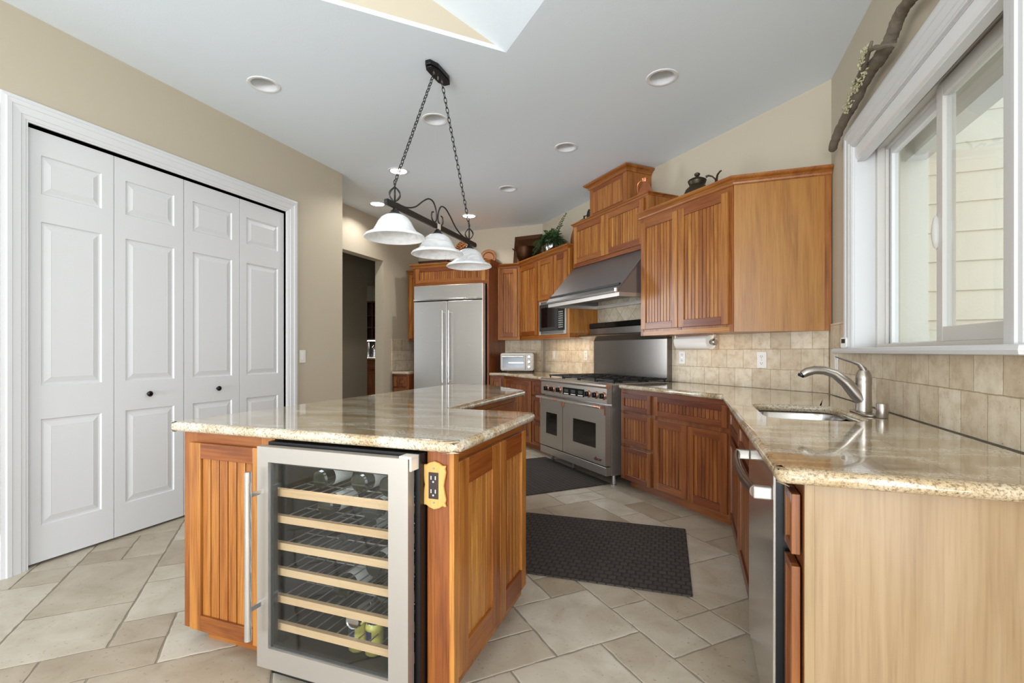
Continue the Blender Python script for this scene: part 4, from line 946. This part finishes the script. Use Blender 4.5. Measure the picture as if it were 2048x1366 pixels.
def can(label, x, y, z, body, lying=False):
    t = thing('drink_can', label, 'can', (x, y, z), 0, 'cans in the wine cooler')
    q = MB(); q.lathe([(.001, 0), (.024, 0), (.0325, .008), (.0325, .105), (.028, .117), (.026, .118), (.026, .115), (.001, .115)], (0, 0, 0), 26); q.build('shell', body, t, smooth=True)
    q = MB(); q.lathe([(.0262, .116), (.0275, .1185), (.0285, .117)], (0, 0, 0), 26, cap=False); q.lathe([(.001, .1155), (.025, .1156)], (0, 0, 0), 26, cap=False); q.build('lid', 'silver', t, smooth=True)
    if body == 'can_yellow':
        q = MB()
        for an, m_ in ((-2.0, 0), ):
            vv = []; ff = []
            for i in range(7):
                a_ = -2.3 + i * .17
                vv += [(.0328 * math.cos(a_), .0328 * math.sin(a_), .06), (.0328 * math.cos(a_), .0328 * math.sin(a_), .095)]
            ff = [(2 * i, 2 * i + 2, 2 * i + 3, 2 * i + 1) for i in range(6)]
            q.add(vv, ff)
        q.build('printed_band', 'can_blue', t)
    if lying: t.rotation_euler = (PI / 2, 0, 0)
    return t
can('silver can end lying on the lowest shelf', -1.135, 1.55, .191 + .013 + .033, 'silver', True)
can('yellow can standing at the bottom of the cooler, left of the pair', -1.155, 1.49, .1005, 'can_yellow')
can('yellow can standing at the bottom of the cooler, right of the pair', -1.082, 1.49, .1005, 'can_yellow')

# ================================================================== OUTLETS AND SWITCHES
def outlet(name, label, cat, loc, rz, kind='duplex', w_=.074, h=.118, mat='plastic_white'):
    t = thing(name, label, cat, loc, rz, None)
    q = MB(); q.prism(rounded([(-w_ / 2, -h / 2), (w_ / 2, -h / 2), (w_ / 2, h / 2), (-w_ / 2, h / 2)], .006, 3), -.006, 0, ax='y'); pl = q.build('plate', mat, t, bevel=.0015)
    if kind == 'duplex':
        for dz in (-.026, .026):
            q = MB(); q.prism(rounded([(-.0165, dz - .016), (.0165, dz - .016), (.0165, dz + .016), (-.0165, dz + .016)], .012, 4), -.0085, -.006, ax='y'); rc = q.build('receptacle', mat, t)
            q = MB(); q.box(-.009, -.006, -.0092, -.0085, dz - .003, dz + .009); q.box(.006, .009, -.0092, -.0085, dz - .003, dz + .007); q.lathe([(.003, -.0092), (.003, -.0085)], (0, 0, dz - .009), 10, 'y'); q.build('slots', 'slot_dark', rc)
    else:
        q = MB(); q.box(-.017, .017, -.010, -.006, -.033, .033); q.build('rocker', mat, t, bevel=.002)
    q = MB(); q.lathe([(.003, -.0075), (.003, -.006)], (0, 0, 0 if kind == 'duplex' else .048), 8, 'y'); q.build('screw', 'silver', t)
    return t
wc_ = lambda r, z: P(r, CW - TT - .001) + (z,)
outlet('wall_outlet', 'white duplex outlet on the tiles just right of the range', 'outlet', wc_(3.455, 1.147), -PI / 4)
outlet('wall_outlet', 'white duplex outlet in the middle of the tiled wall left of the faucet', 'outlet', wc_(2.616, 1.137), -PI / 4, h=.124, w_=.082)
outlet('light_switch', 'white switch on the tiles beneath the window sill corner', 'switch', (WX - TT - .001, 3.66, 1.12), -PI / 2, 'switch')
outlet('wall_outlet', 'white outlet on the tiles close to the left of the range', 'outlet', wc_(5.069, 1.155), -PI / 4, 'duplex', .07)
outlet('light_switch', 'white switch plate on the tiles between toaster oven and range', 'switch', wc_(5.863, 1.156), -PI / 4, 'switch', .07)
outlet('light_switch', 'white switch at the end of the beige pantry wall', 'switch', (LX + .0005, 3.60, 1.157), PI / 2, 'switch')
t = thing('island_outlet', 'brown outlet in a scalloped wooden plate on the island corner', 'outlet', (-.790, 1.4175, .762))
pr = [(-.044, -.068), (-.040, -.056), (-.043, -.045), (-.035, 0), (-.043, .045), (-.040, .056), (-.044, .068), (-.03, .066), (-.018, .074), (0, .079), (.018, .074), (.03, .066), (.044, .068), (.040, .056), (.043, .045), (.035, 0), (.043, -.045), (.040, -.056), (.044, -.068), (.03, -.066), (.018, -.074), (0, -.079), (-.018, -.074), (-.03, -.066)]
q = MB(); q.prism(pr, -.012, 0, ax='y', tone=.8); q.build('wooden_plate', 'oak_plate', t, bevel=.004)
q = MB(); q.box(-.0175, .0175, -.0155, -.012, -.043, .043); rc = q.build('receptacle', 'brown_plastic', t, bevel=.001)
q = MB()
for dz in (-.024, .02):
    q.box(-.0095, -.0065, -.0162, -.0155, dz, dz + .012); q.box(.0065, .0095, -.0162, -.0155, dz, dz + .012); q.lathe([(.003, -.0162), (.003, -.0155)], (0, 0, dz - .007), 10, 'y')
q.build('slots', 'plastic_white', rc)
q = MB()
for dz in (-.056, .056): q.lathe([(.0035, -.0145), (.0035, -.012)], (0, 0, dz), 10, 'y')
q.build('screws', 'nickel', t)

# ================================================================== PAPER TOWEL
pt = thing('paper_towel_holder', 'paper towel holder screwed under the right wall cabinet', 'paper towel holder', P(3.30, 3.14) + (0,), -PI / 4)
q = MB(); q.tube([(-.015, 0, 1.28), (.42, 0, 1.28)], .008, 10); q.build('rod', 'nickel', pt, smooth=True)
for x in (-.012, .415):
    q = MB(); q.box(x - .003, x + .003, -.012, .012, 1.28, 1.344); q.build('bracket', 'nickel', pt)
q = MB(); q.lathe([(.022, .39), (.028, .40), (.028, .425), (.024, .43)], (0, 0, 1.28), 20, 'x'); q.build('end_knob', 'nickel', pt, smooth=True)
x_, y_ = P(3.28, 3.14); q = MB(); q.lathe([(.02, 0), (.058, 0), (.06, .004), (.06, .356), (.058, .36), (.02, .36)], (0, 0, 0), 36, 'x', cap=False); q.lathe([(.02, 0), (.02, .36)], (0, 0, 0), 20, 'x', cap=False)
q.box(.0, .36, -.061, -.0595, -.005, .03)
o = q.build('paper_towel_roll', 'paper', smooth=True); o.location = (x_, y_, 1.28); o.rotation_euler = (0, 0, -PI / 4); tag(o, 'white roll of paper towels hanging under the cabinet', 'paper towels')

# ---- thermometer on the sill
t = thing('digital_thermometer', 'small white digital thermometer standing on the window sill', 'thermometer', (.872, 3.44, 1.2216), math.radians(-75))
q = MB(); q.prism(rounded([(-.03, 0), (.03, 0), (.03, .066), (-.03, .066)], .014, 4), -.011, .011, ax='y'); q.build('case', 'plastic_white', t, bevel=.004)
q = MB(); q.box(-.018, .018, -.0125, -.011, .03, .056); q.build('screen', 'slot_dark', t)

# ================================================================== MATS
def fmat(label, pts):
    cx = sum(p[0] for p in pts) / 4; cy = sum(p[1] for p in pts) / 4; rz = math.atan2(pts[1][1] - pts[0][1], pts[1][0] - pts[0][0])
    w_ = math.hypot(pts[1][0] - pts[0][0], pts[1][1] - pts[0][1]); h = math.hypot(pts[2][0] - pts[1][0], pts[2][1] - pts[1][1])
    q = MB(); q.prism(rounded([(-w_ / 2, -h / 2), (w_ / 2, -h / 2), (w_ / 2, h / 2), (-w_ / 2, h / 2)], .012, 3), 0, .007); o = q.build('floor_mat', 'mat_rubber', bevel=.002)
    o.location = (cx, cy, .0045); o.rotation_euler = (0, 0, rz); tag(o, label, 'floor mat'); return o
fmat('dark brown floor mat in front of the sink cabinets, nearest the camera', [(-1.10, 2.475), (.01, 2.525), (-.035, 3.47), (-1.145, 3.42)])
fmat('dark floor mat lying along the front of the range', [P(4.84, 1.80), P(3.616, 1.80), P(3.616, 2.655), P(4.84, 2.655)])

# ================================================================== RECESSED LIGHTS
proto = None
can_where = ['the one above the pantry doors, nearest the camera', 'the one nearest the window wall', 'the one seen between the pendant chains', 'the one above the range aisle',
             'the one seen through the left pendant chain', 'the one above the corner cabinets', 'the one behind the left end of the pendant bar', 'the one nearest the refrigerator']
for (x, y), wh in zip(CANS, can_where):
    if proto is None:
        proto = t = thing('recessed_light', 'x', 'ceiling light', (x, y, CEIL), 0, 'recessed ceiling lights')
        q = MB(); q.lathe([(.081, .004), (.081, -.002), (.088, -.006), (.103, -.004), (.106, 0)], (0, 0, 0), 40, cap=False); q.build('trim_ring', 'white_gloss', t, smooth=True)
        q = MB(); q.lathe([(.081, 0), (.078, .03), (.070, .07), (.06, .10), (.001, .105)], (0, 0, 0), 40, cap=False); q.build('baffle', 'white_paint', t, smooth=True)
        q = MB(); q.lathe([(.05, .10), (.048, .075), (.03, .055), (.001, .05)], (0, 0, 0), 28); q.build('bulb', 'bulb_glass', t, smooth=True)
    else: t = copy_tree(proto); t.location = (x, y, CEIL)
    t['label'] = 'white round recessed ceiling light, ' + wh
    if not (x < -2.5 and y > 4): continue      # only these three get an added lamp, brightening the far kitchen
    l = area('can_fill', (x, y, CEIL + .045), (0, 0, 0), .07, .07, 7.0, (1.0, .98, .95)); l.data.energy = 10.0; l.data.shape = 'DISK'

# ================================================================== PENDANT CHANDELIER
pl = thing('pendant_light', 'three-shade iron pendant with white alabaster bells over the island', 'pendant light', (-1.57, 2.85, 0))
q = MB(); cs = [(-.045, -.075), (-.018, -.135), (.018, -.135), (.045, -.075), (.045, .075), (.018, .135), (-.018, .135), (-.045, .075)]
cs = [(x, y) for x, y in cs]; q.prism(cs, CEIL - .03, CEIL - .001); q.prism([(x * .82, y * .88) for x, y in cs], CEIL - .04, CEIL - .03); q.build('canopy', 'black', pl, bevel=.004)
q = MB(); q.lathe([(.004, -.06), (.006, -.04)], (0, 0, CEIL), 10); q.lathe([(.008, -.052), (.008, -.04)], (0, -.055, CEIL), 10); q.lathe([(.008, -.052), (.008, -.04)], (0, .055, CEIL), 10); q.build('canopy_screws', 'nickel', pl)
def chain(p, r):
    p, r = Vector(p), Vector(r); d = r - p; L_ = d.length; n = int(L_ / .030); q = MB(); t = d.normalized(); sd = Vector((1, 0, 0)); up = t.cross(sd).normalized()
    for i in range(n):
        c = p + d * ((i + .5) / n); a = sd if i % 2 else up; pts = []
        for k in range(12):
            an = 2 * PI * k / 12; pts.append(c + t * math.cos(an) * .0205 + a * math.sin(an) * .0095)
        q.tube(pts, .0026, 6, closed=True)
    q.build('chain', 'bronze_iron', pl, smooth=True)
BZ = 2.027; yA, yB = -.50, .482
chain((0, -.055, CEIL - .05), (0, yA, 2.155)); chain((0, .055, CEIL - .05), (0, yB, 2.155))
q = MB(); q.box(-.008, .008, -.575, .585, BZ - .017, BZ + .017); q.lathe([(.017, -.009), (.017, .009)], (0, -.575, BZ), 18, 'x'); q.lathe([(.017, -.009), (.017, .009)], (0, .585, BZ), 18, 'x'); q.build('crossbar', 'bronze_iron', pl, bevel=.002)
q = MB(); q.box(-.010, .010, -.02, .02, BZ - .018, BZ + .018); q.build('centre_clamp', 'edge_metal', pl)
for y in (yA, yB):
    q = MB()
    for k in range(6):
        an = k * PI / 3; q.tube([(math.sin(u * PI / 10) * .034 * math.cos(an), y + math.sin(u * PI / 10) * .034 * math.sin(an), BZ + .018 + .088 * (u / 10)) for u in range(11)], .0032, 6)
    q.lathe([(.005, BZ + .01), (.005, BZ + .125), (.008, BZ + .118)], (0, y, 0), 10)
    q.tube([(0, y + .011 * math.cos(a * PI / 5), BZ + .130 + .011 * math.sin(a * PI / 5)) for a in range(10)], .0026, 6, closed=True)
    q.build('cage_finial', 'bronze_iron', pl, smooth=True)
for sg, (ye, ym) in ((1, (yA + .02, -.02)), (-1, (yB - .02, .02))):
    pts = []
    ctrl = [(ye, BZ + .018), (ye + sg * .10, BZ + .022), (ye + sg * .20, BZ + .055), (ye + sg * .29, BZ + .115), (ye + sg * .36, BZ + .150), (ye + sg * .42, BZ + .145), (ye + sg * .455, BZ + .10), (ye + sg * .462, BZ + .05), (ye + sg * .445, BZ + .025), (ye + sg * .415, BZ + .022), (ye + sg * .395, BZ + .045), (ye + sg * .40, BZ + .075), (ye + sg * .42, BZ + .082)]
    cv = [Vector((0, a, b)) for a, b in ctrl]; out = []
    for i in range(len(cv) - 1):
        a, b, c_, d_ = cv[max(i - 1, 0)], cv[i], cv[i + 1], cv[min(i + 2, len(cv) - 1)]
        for s_ in range(5):
            u = s_ / 5; out.append(.5 * ((2 * b) + (-a + c_) * u + (2 * a - 5 * b + 4 * c_ - d_) * u * u + (-a + 3 * b - 3 * c_ + d_) * u ** 3))
    out.append(cv[-1]); q = MB(); q.tube(out, .0048, 8); q.build('scroll', 'bronze_iron', pl, smooth=True)
for y in (yA, -.008, yB):
    q = MB(); q.lathe([(.010, BZ - .015), (.013, BZ - .024), (.022, BZ - .030), (.026, BZ - .040), (.035, BZ - .046), (.038, BZ - .058), (.036, BZ - .060)], (0, y, 0), 24); q.build('socket_cup', 'bronze_iron', pl, smooth=True)
    pr = [(.034, -.052), (.055, -.058), (.075, -.072), (.093, -.095), (.108, -.125), (.123, -.148), (.143, -.160), (.162, -.170), (.170, -.180), (.171, -.184), (.168, -.186), (.160, -.176), (.140, -.165), (.119, -.153), (.104, -.129), (.089, -.099), (.071, -.077), (.052, -.063), (.034, -.058)]
    q = MB(); q.lathe([(r, BZ + h) for r, h in pr], (0, y, 0), 48, cap=False); q.build('shade', 'alabaster', pl, smooth=True)
    q = MB(); q.sphere((0, y, BZ - .115), .03, 16, sc=(1, 1, 1.3)); q.build('bulb', 'bulb_glass', pl, smooth=True)

# ================================================================== BRANCH
br = thing('tree_branch', 'gnarled driftwood branch with lichen hung above the window', 'branch', (.855, 3.5, 2.44))
pts = [(-0.010, 0.114, 0.047), (-0.015, 0.058, 0.057), (-0.015, -0.052, 0.098), (-0.015, -0.222, 0.119), (-0.015, -0.367, 0.130), (-0.015, -0.483, 0.158), (-0.015, -0.625, 0.161), (-0.015, -0.753, 0.152), (-0.015, -0.852, 0.152), (-0.015, -0.903, 0.179), (-0.015, -0.959, 0.201), (-0.015, -1.026, 0.205), (-0.015, -1.114, 0.187), (-0.015, -1.253, 0.133)]; rad = [.020, .026, .025, .026, .028, .029, .031, .032, .028, .026, .025, .024, .024, .022]
# refine with a little knobbliness
P2 = []; R2 = []; rr = random.Random(5)
for i in range(len(pts) - 1):
    for s_ in range(5):
        u = s_ / 5; P2.append([pts[i][k] * (1 - u) + pts[i + 1][k] * u + (rr.uniform(-.003, .003) if s_ else 0) for k in range(3)]); R2.append((rad[i] * (1 - u) + rad[i + 1] * u) * rr.uniform(.93, 1.07))
q = MB(); q.tube(P2, R2, 14); q.build('bark_stem', 'bark', br, smooth=True)
TWIG = [(-0.065, -0.803, 0.204), (-0.070, -0.796, 0.181), (-0.065, -0.731, 0.168), (-0.060, -0.671, 0.156), (-0.055, -0.591, 0.157), (-0.040, -0.477, 0.173)]
CROSS = [(-0.065, -0.779, 0.174), (-0.065, -0.842, 0.151), (-0.055, -0.881, 0.125), (-0.050, -0.933, 0.103), (-0.035, -0.982, 0.073)]
q = MB(); q.tube(TWIG, [.006, .008, .011, .012, .012, .010], 8)
q.tube(CROSS, [.009, .011, .012, .011, .008], 8); q.build('side_twig', 'bark', br, smooth=True)
q = MB()
for k in range(520):
    if rr.random() < .78: i = rr.choice([17, 18, 19, 20, 21, 24, 25, 26, 27, 28, 29, 31]); p = P2[i]; r0 = R2[i]
    else: u_ = rr.random(); p = [TWIG[1][m_] * (1 - u_) + TWIG[3][m_] * u_ for m_ in range(3)]; r0 = .012
    an_ = rr.uniform(.2, 2.6); n_ = Vector((-math.sin(an_), rr.uniform(-.3, .3), math.cos(an_) * .9)).normalized(); c_ = Vector(p) + n_ * (r0 * rr.uniform(.95, 1.0) + rr.random() ** 2 * .020) + Vector((0, rr.uniform(-.018, .018), 0))
    q.sphere(c_, rr.uniform(.003, .0085), 5, sc=(rr.uniform(.6, 1.2), rr.uniform(.5, 1.8), rr.uniform(.5, 1.6)))
lo = q.build('lichen', 'lichen', br)

# ================================================================== THINGS ON TOP OF THE CABINETS
zT = 2.459
# copper jug on the hood cabinet
x_, y_ = P(3.70, 3.12); t = thing('copper_jug', 'bright copper measuring jug on top of the hood cabinet', 'jug', (x_, y_, 2.675), math.radians(-20))
q = MB(); q.lathe([(.001, 0), (.072, 0), (.076, .008), (.074, .03), (.07, .045), (.05, .10), (.03, .145), (.026, .155), (.030, .168), (.038, .185), (.036, .187), (.028, .17), (.022, .155)], (0, 0, 0), 32); q.build('body', 'copper', t, smooth=True)
q = MB(); q.lathe([(.0765, .008), (.0775, .02), (.0755, .034)], (0, 0, 0), 32, cap=False); q.build('brass_band', 'copper_trim', t, smooth=True)
q = MB(); q.tube([(-.030, 0, .172), (-.05, 0, .175), (-.075, 0, .155), (-.082, 0, .12), (-.078, 0, .08), (-.068, 0, .05)], .005, 8); q.build('handle', 'copper', t, smooth=True)
# dark kettle
x_, y_ = P(3.03, 3.10); t = thing('copper_kettle', 'dark old copper kettle with curved spout on the right wall cabinet', 'kettle', (x_, y_, zT), math.radians(-12))
q = MB(); q.lathe([(.001, 0), (.07, 0), (.098, .03), (.105, .06), (.09, .095), (.065, .118), (.06, .13), (.07, .15), (.072, .16), (.068, .165)], (0, 0, 0), 36); q.build('body', 'copper_dark', t, smooth=True)
q = MB(); q.lathe([(.074, .163), (.07, .172), (.045, .186), (.018, .195), (.012, .202), (.022, .212), (.024, .222), (.014, .231), (.001, .233)], (0, 0, 0), 30); q.build('lid', 'copper_dark', t, smooth=True)
q = MB(); q.tube([(.085, 0, .05), (.125, 0, .075), (.145, 0, .11), (.15, 0, .145), (.158, 0, .185), (.178, 0, .21), (.19, 0, .214)], [.02, .018, .014, .010, .008, .007, .006], 12); q.build('spout', 'copper_old', t, smooth=True)
q = MB(); q.tube([(.068, 0, .185), (.09, 0, .192), (.12, 0, .178), (.14, 0, .155), (.148, 0, .13)], [.010, .008, .006, .006, .005], 10); q.build('handle', 'copper_dark', t, smooth=True)
# black irons left of the vent box
x_, y_ = P(4.70, 3.10); t = thing('cast_iron_flatiron', 'small black antique flatiron standing beside the raised wooden box', 'flatiron', (x_, y_, 2.675), math.radians(-45))
q = MB(); q.prism([(.02, 0), (.10, 0), (.10, .09), (.085, .125), (.06, .145), (.035, .125), (.02, .09)], -.0, .025, ax='y'); q.build('sole', 'cast_iron', t, bevel=.004)
q = MB(); q.tube([(.02, .01, .085), (-.03, .01, .085), (-.05, .01, .09)], .006, 8); q.tube([(-.045, .01, .0), (-.045, .01, .095)], .009, 10); q.build('handle', 'cast_iron', t, smooth=True)
# fern in silver pot
x_, y_ = P(5.49, 3.10); t = thing('potted_fern', 'green fern in a silver pot on the microwave cabinet', 'plant', (x_, y_, zT)); t.scale = (1.3, 1.3, 1.55)
q = MB(); q.lathe([(.001, 0), (.045, 0), (.06, .01), (.08, .06), (.078, .09), (.068, .105), (.074, .115), (.07, .115), (.062, .10)], (0, 0, 0), 30); q.build('pot', 'silver', t, smooth=True)
rr = random.Random(11); q = MB()
for k in range(170):
    an = rr.uniform(0, 2 * PI); L_ = rr.uniform(.13, .235); el = rr.uniform(.1, 1.35); droop = rr.uniform(.25, .55); pts = []
    if k in (3, 9): an, L_, el, droop = (-.5, .34, 1.0, .12) if k == 3 else (-.9, .36, .75, .25)
    for s_ in range(9):
        u = s_ / 8; rad_ = L_ * u * math.cos(el) + .02; z = .10 + L_ * u * math.sin(el) - droop * L_ * 2 * u * u * .9; pts.append(Vector((rad_ * math.cos(an), rad_ * math.sin(an), max(z, .012))))
    for p_ in pts:      # fronds bend away from the wall behind the pot
        e_ = (p_.x + p_.y) * S - .165
        if e_ > 0: p_.x -= e_ * S; p_.y -= e_ * S
    for s_ in range(1, 9):
        d = (pts[s_] - pts[s_ - 1] + Vector((0, 0, 1e-5))).normalized(); sd = d.cross(Vector((0, 0, 1))).normalized(); wl_ = .028 * (1 - (s_ / 9) ** 2) + .006
        for sg in (-1, 1):
            for h_ in (0, .5):
                b0 = pts[s_ - 1].lerp(pts[s_], h_); tip = b0 + sd * sg * wl_ + d * wl_ * .45 + Vector((0, 0, rr.uniform(-.006, .004))); m_ = b0.lerp(tip, .5)
                q.add([b0 - d * .001, m_ + d * .006 + Vector((0, 0, .002)), tip, m_ - d * .005], [(0, 1, 2, 3)], .5, mi=1 if rr.random() < .12 else 0)
    q.tube(pts, .0012, 4)
q.build('fronds', ['fern_leaf', 'fern_leaf_dry'], t)
# copper bowl
t = thing('copper_bowl', 'old copper bowl with side handles on the corner cabinet', 'bowl', (-2.205, 6.53, zT), math.radians(10)); t.scale = (1.28, 1.28, 1.7)
q = MB(); q.lathe([(.001, .004), (.03, 0), (.06, .012), (.092, .05), (.108, .10), (.112, .125), (.115, .128), (.109, .127), (.104, .10), (.088, .053), (.056, .018), (.001, .01)], (0, 0, 0), 36); q.build('bowl_shell', 'copper_old', t, smooth=True)
for sg in (-1, 1):
    q = MB(); q.tube([(sg * .108, -.025, .105), (sg * .135, -.018, .118), (sg * .14, 0, .122), (sg * .135, .018, .118), (sg * .108, .025, .105)], .005, 8); q.build('handle', 'copper_old', t, smooth=True)
# square copper tray leaning in the corner
x_, y_ = (-2.235, 6.70); t = thing('copper_tray', 'large square hammered copper tray leaning in the wall corner', 'tray', (x_, y_, zT), math.radians(-6)); 
tr = MB(); w2 = .215; H_ = .44; lean = .07
def tp(u, v, d): return (u, v / H_ * lean - d, v)
rim = [(-w2, 0), (w2, 0), (w2, H_), (-w2, H_)]; inn = [(-w2 + .05, .05), (w2 - .05, .05), (w2 - .05, H_ - .05), (-w2 + .05, H_ - .05)]
v = [tp(a, b, .02) for a, b in rim] + [tp(a, b, .004) for a, b in inn] + [tp(a, b, .0) for a, b in rim]; cen = tp(0, H_ / 2, .018)
v.append(cen); tr.add(v, [(0, 1, 5, 4), (1, 2, 6, 5), (2, 3, 7, 6), (3, 0, 4, 7), (4, 5, 12), (5, 6, 12), (6, 7, 12), (7, 4, 12), (0, 8, 9, 1), (1, 9, 10, 2), (2, 10, 11, 3), (3, 11, 8, 0), (8, 11, 10, 9)]); tr.build('pan', 'copper_old', t)
# round copper plates
def plate(label, x, y, rz, r, mat, lean=.22, z=zT):
    t = thing('copper_plate', label, 'plate', (x, y, z), rz); q = MB()
    q.lathe([(.001, .004), (r * .62, .004), (r * .66, -.004), (r * .95, -.012), (r, -.010), (r, -.004), (r * .66, .006), (.001, .01)], (0, 0, 0), 44, 'y'); o = q.build('dish', mat, t, smooth=True); o.rotation_euler = (-lean, 0, 0); o.location = (0, 0, r * math.cos(lean) + .006)
    return t
plate('round copper plate leaning above the cabinet right of the refrigerator', -2.80, 6.60, .15, .125, 'copper_old')
plate('large copper plate leaning on the wall behind the fern', P(5.06, 3.25)[0], P(5.06, 3.25)[1], -PI / 4, .185, 'copper')
# pinecone pile, wooden box and tray on the refrigerator cabinet
t = thing('pinecone', 'big brown pinecone on top of the refrigerator cabinet', 'pinecone', (-3.13, 6.42, 2.463)); q = MB(); rr = random.Random(2)
for k in range(120):
    u = k / 120; an = k * 2.4; rad_ = .085 * math.sin(PI * (u * .86 + .1)) ; z = .02 + u * .25
    q.sphere((rad_ * math.cos(an), rad_ * math.sin(an), z), .018, 6, sc=(1, 1, .6))
q.lathe([(.03, .0), (.05, .03), (.045, .2), (.01, .27)], (0, 0, 0), 12); q.build('scales', 'pinecone', t, smooth=True)
q = MB(); q.prism(rounded([(-.24, -.12), (.24, -.12), (.24, .12), (-.24, .12)], .03), 0, .05); q.prism(rounded([(-.25, -.13), (.25, -.13), (.25, .13), (-.25, .13)], .03), .05, .065); o = q.build('wooden_tray', 'walnut', bevel=.004); o.location = (-3.53, 6.36, 2.463); tag(o, 'dark wooden tray lying on top of the refrigerator cabinet', 'tray')
t.location = (-3.16, 6.46, 2.463); t.scale = (1.4, 1.4, 1.3)
q = MB(); q.lathe([(.001, 0), (.04, 0), (.075, .03), (.09, .06), (.085, .06), (.07, .033), (.001, .01)], (0, 0, 0), 28); o = q.build('wooden_bowl', 'walnut', smooth=True); o.location = (-2.80, 6.40, 2.463); tag(o, 'small dark wooden bowl in front of the round copper plate', 'bowl')

# ================================================================== HALL BAR seen through the doorway
bx, by = -6.35, 7.96
cab('bar_base_cabinet', 'dark bar base cabinet in the room beyond the doorway', (bx, by), 0, 1.3, .6, .0, 1.05, [('drawer', .05, .62, .86, 1.0), ('door', .05, .62, .1, .84), ('drawer', .66, 1.25, .86, 1.0), ('door', .66, 1.25, .1, .84)], mat='cherry_shaded')
q = MB(); q.box(0, 1.3, 0, .02, 0, .345); o = q.build('bar_backsplash', 'slot_dark'); o.location = (bx, by + .60, 1.09); tag(o, 'dark splash panel behind the bottles on the bar', 'splash panel')
q = MB(); q.box(0, 1.34, -.03, .63, 0, .035); o = q.build('bar_countertop', 'granite', bevel=.01); o.location = (bx - .02, by, 1.052); tag(o, 'granite counter of the dark bar beyond the doorway', 'countertop')
t = thing('bar_wall_cabinet', 'dark wall cabinet with open shelves in the room beyond the doorway', 'cabinet', (bx, by + .25, 0))
q = MB(); q.box(0, 1.3, .3, .33, 1.44, 2.22); q.box(0, 1.3, 0, .3, 1.44, 1.47); q.box(0, 1.3, 0, .3, 2.19, 2.22)
for k in range(5): q.box(k * .3175, k * .3175 + .03, 0, .3, 1.47, 2.19)
q.build('body', 'walnut', t)
q = MB()
for z in (1.68, 1.92): q.box(.03, 1.27, .02, .3, z, z + .02)
q.build('shelf', 'walnut', t)
q = MB(); q.box(bx + .05, bx + 1.25, by + .30, by + .33, 1.415, 1.43); o = q.build('light_strip', 'led'); tag(o, 'glowing strip light under the dark bar cabinet', 'light')
for i, (dx, kind) in enumerate(((.21, 'b'), (.36, 'g'))):
    q = MB()
    if kind == 'b': q.lathe([(.001, 0), (.045, 0), (.048, .02), (.035, .12), (.016, .22), (.013, .30), (.001, .30)], (0, 0, 0), 20)
    else: q.lathe([(.001, 0), (.06, 0), (.065, .04), (.05, .12), (.06, .2), (.03, .24), (.001, .24)], (0, 0, 0), 20)
    o = q.build('bottle' if kind == 'b' else 'decanter', 'silver', smooth=True); o.location = (bx + dx, by + .3, 1.088)
    tag(o, 'slim silver bottle on the bar counter under the strip light' if kind == 'b' else 'squat silver decanter on the bar counter beside the slim bottle', 'bottle' if kind == 'b' else 'decanter')

area('hall_fill', (-5.6, 6.6, 2.72), (0, 0, 0), .3, .3, 9, (1, .96, .9))  # added light without a fixture, brightening the dark hall
# ================================================================== LAMPS THAT ARE ON (under-cabinet and bar)
a_, b_ = P(5.3, 3.15); area('undercabinet_left', (a_, b_, 1.362), (0, 0, -PI / 4), 1.0, .08, 1.8, (1.0, .80, .55))
a_, b_ = P(3.0, 3.2); area('undercabinet_right', (a_, b_, 1.340), (0, 0, -PI / 4), .7, .08, .42, (1.0, .86, .68))
area('bar_strip', (bx + .65, by + .3, 1.405), (0, 0, 0), 1.2, .03, 3, (1, .97, .92))
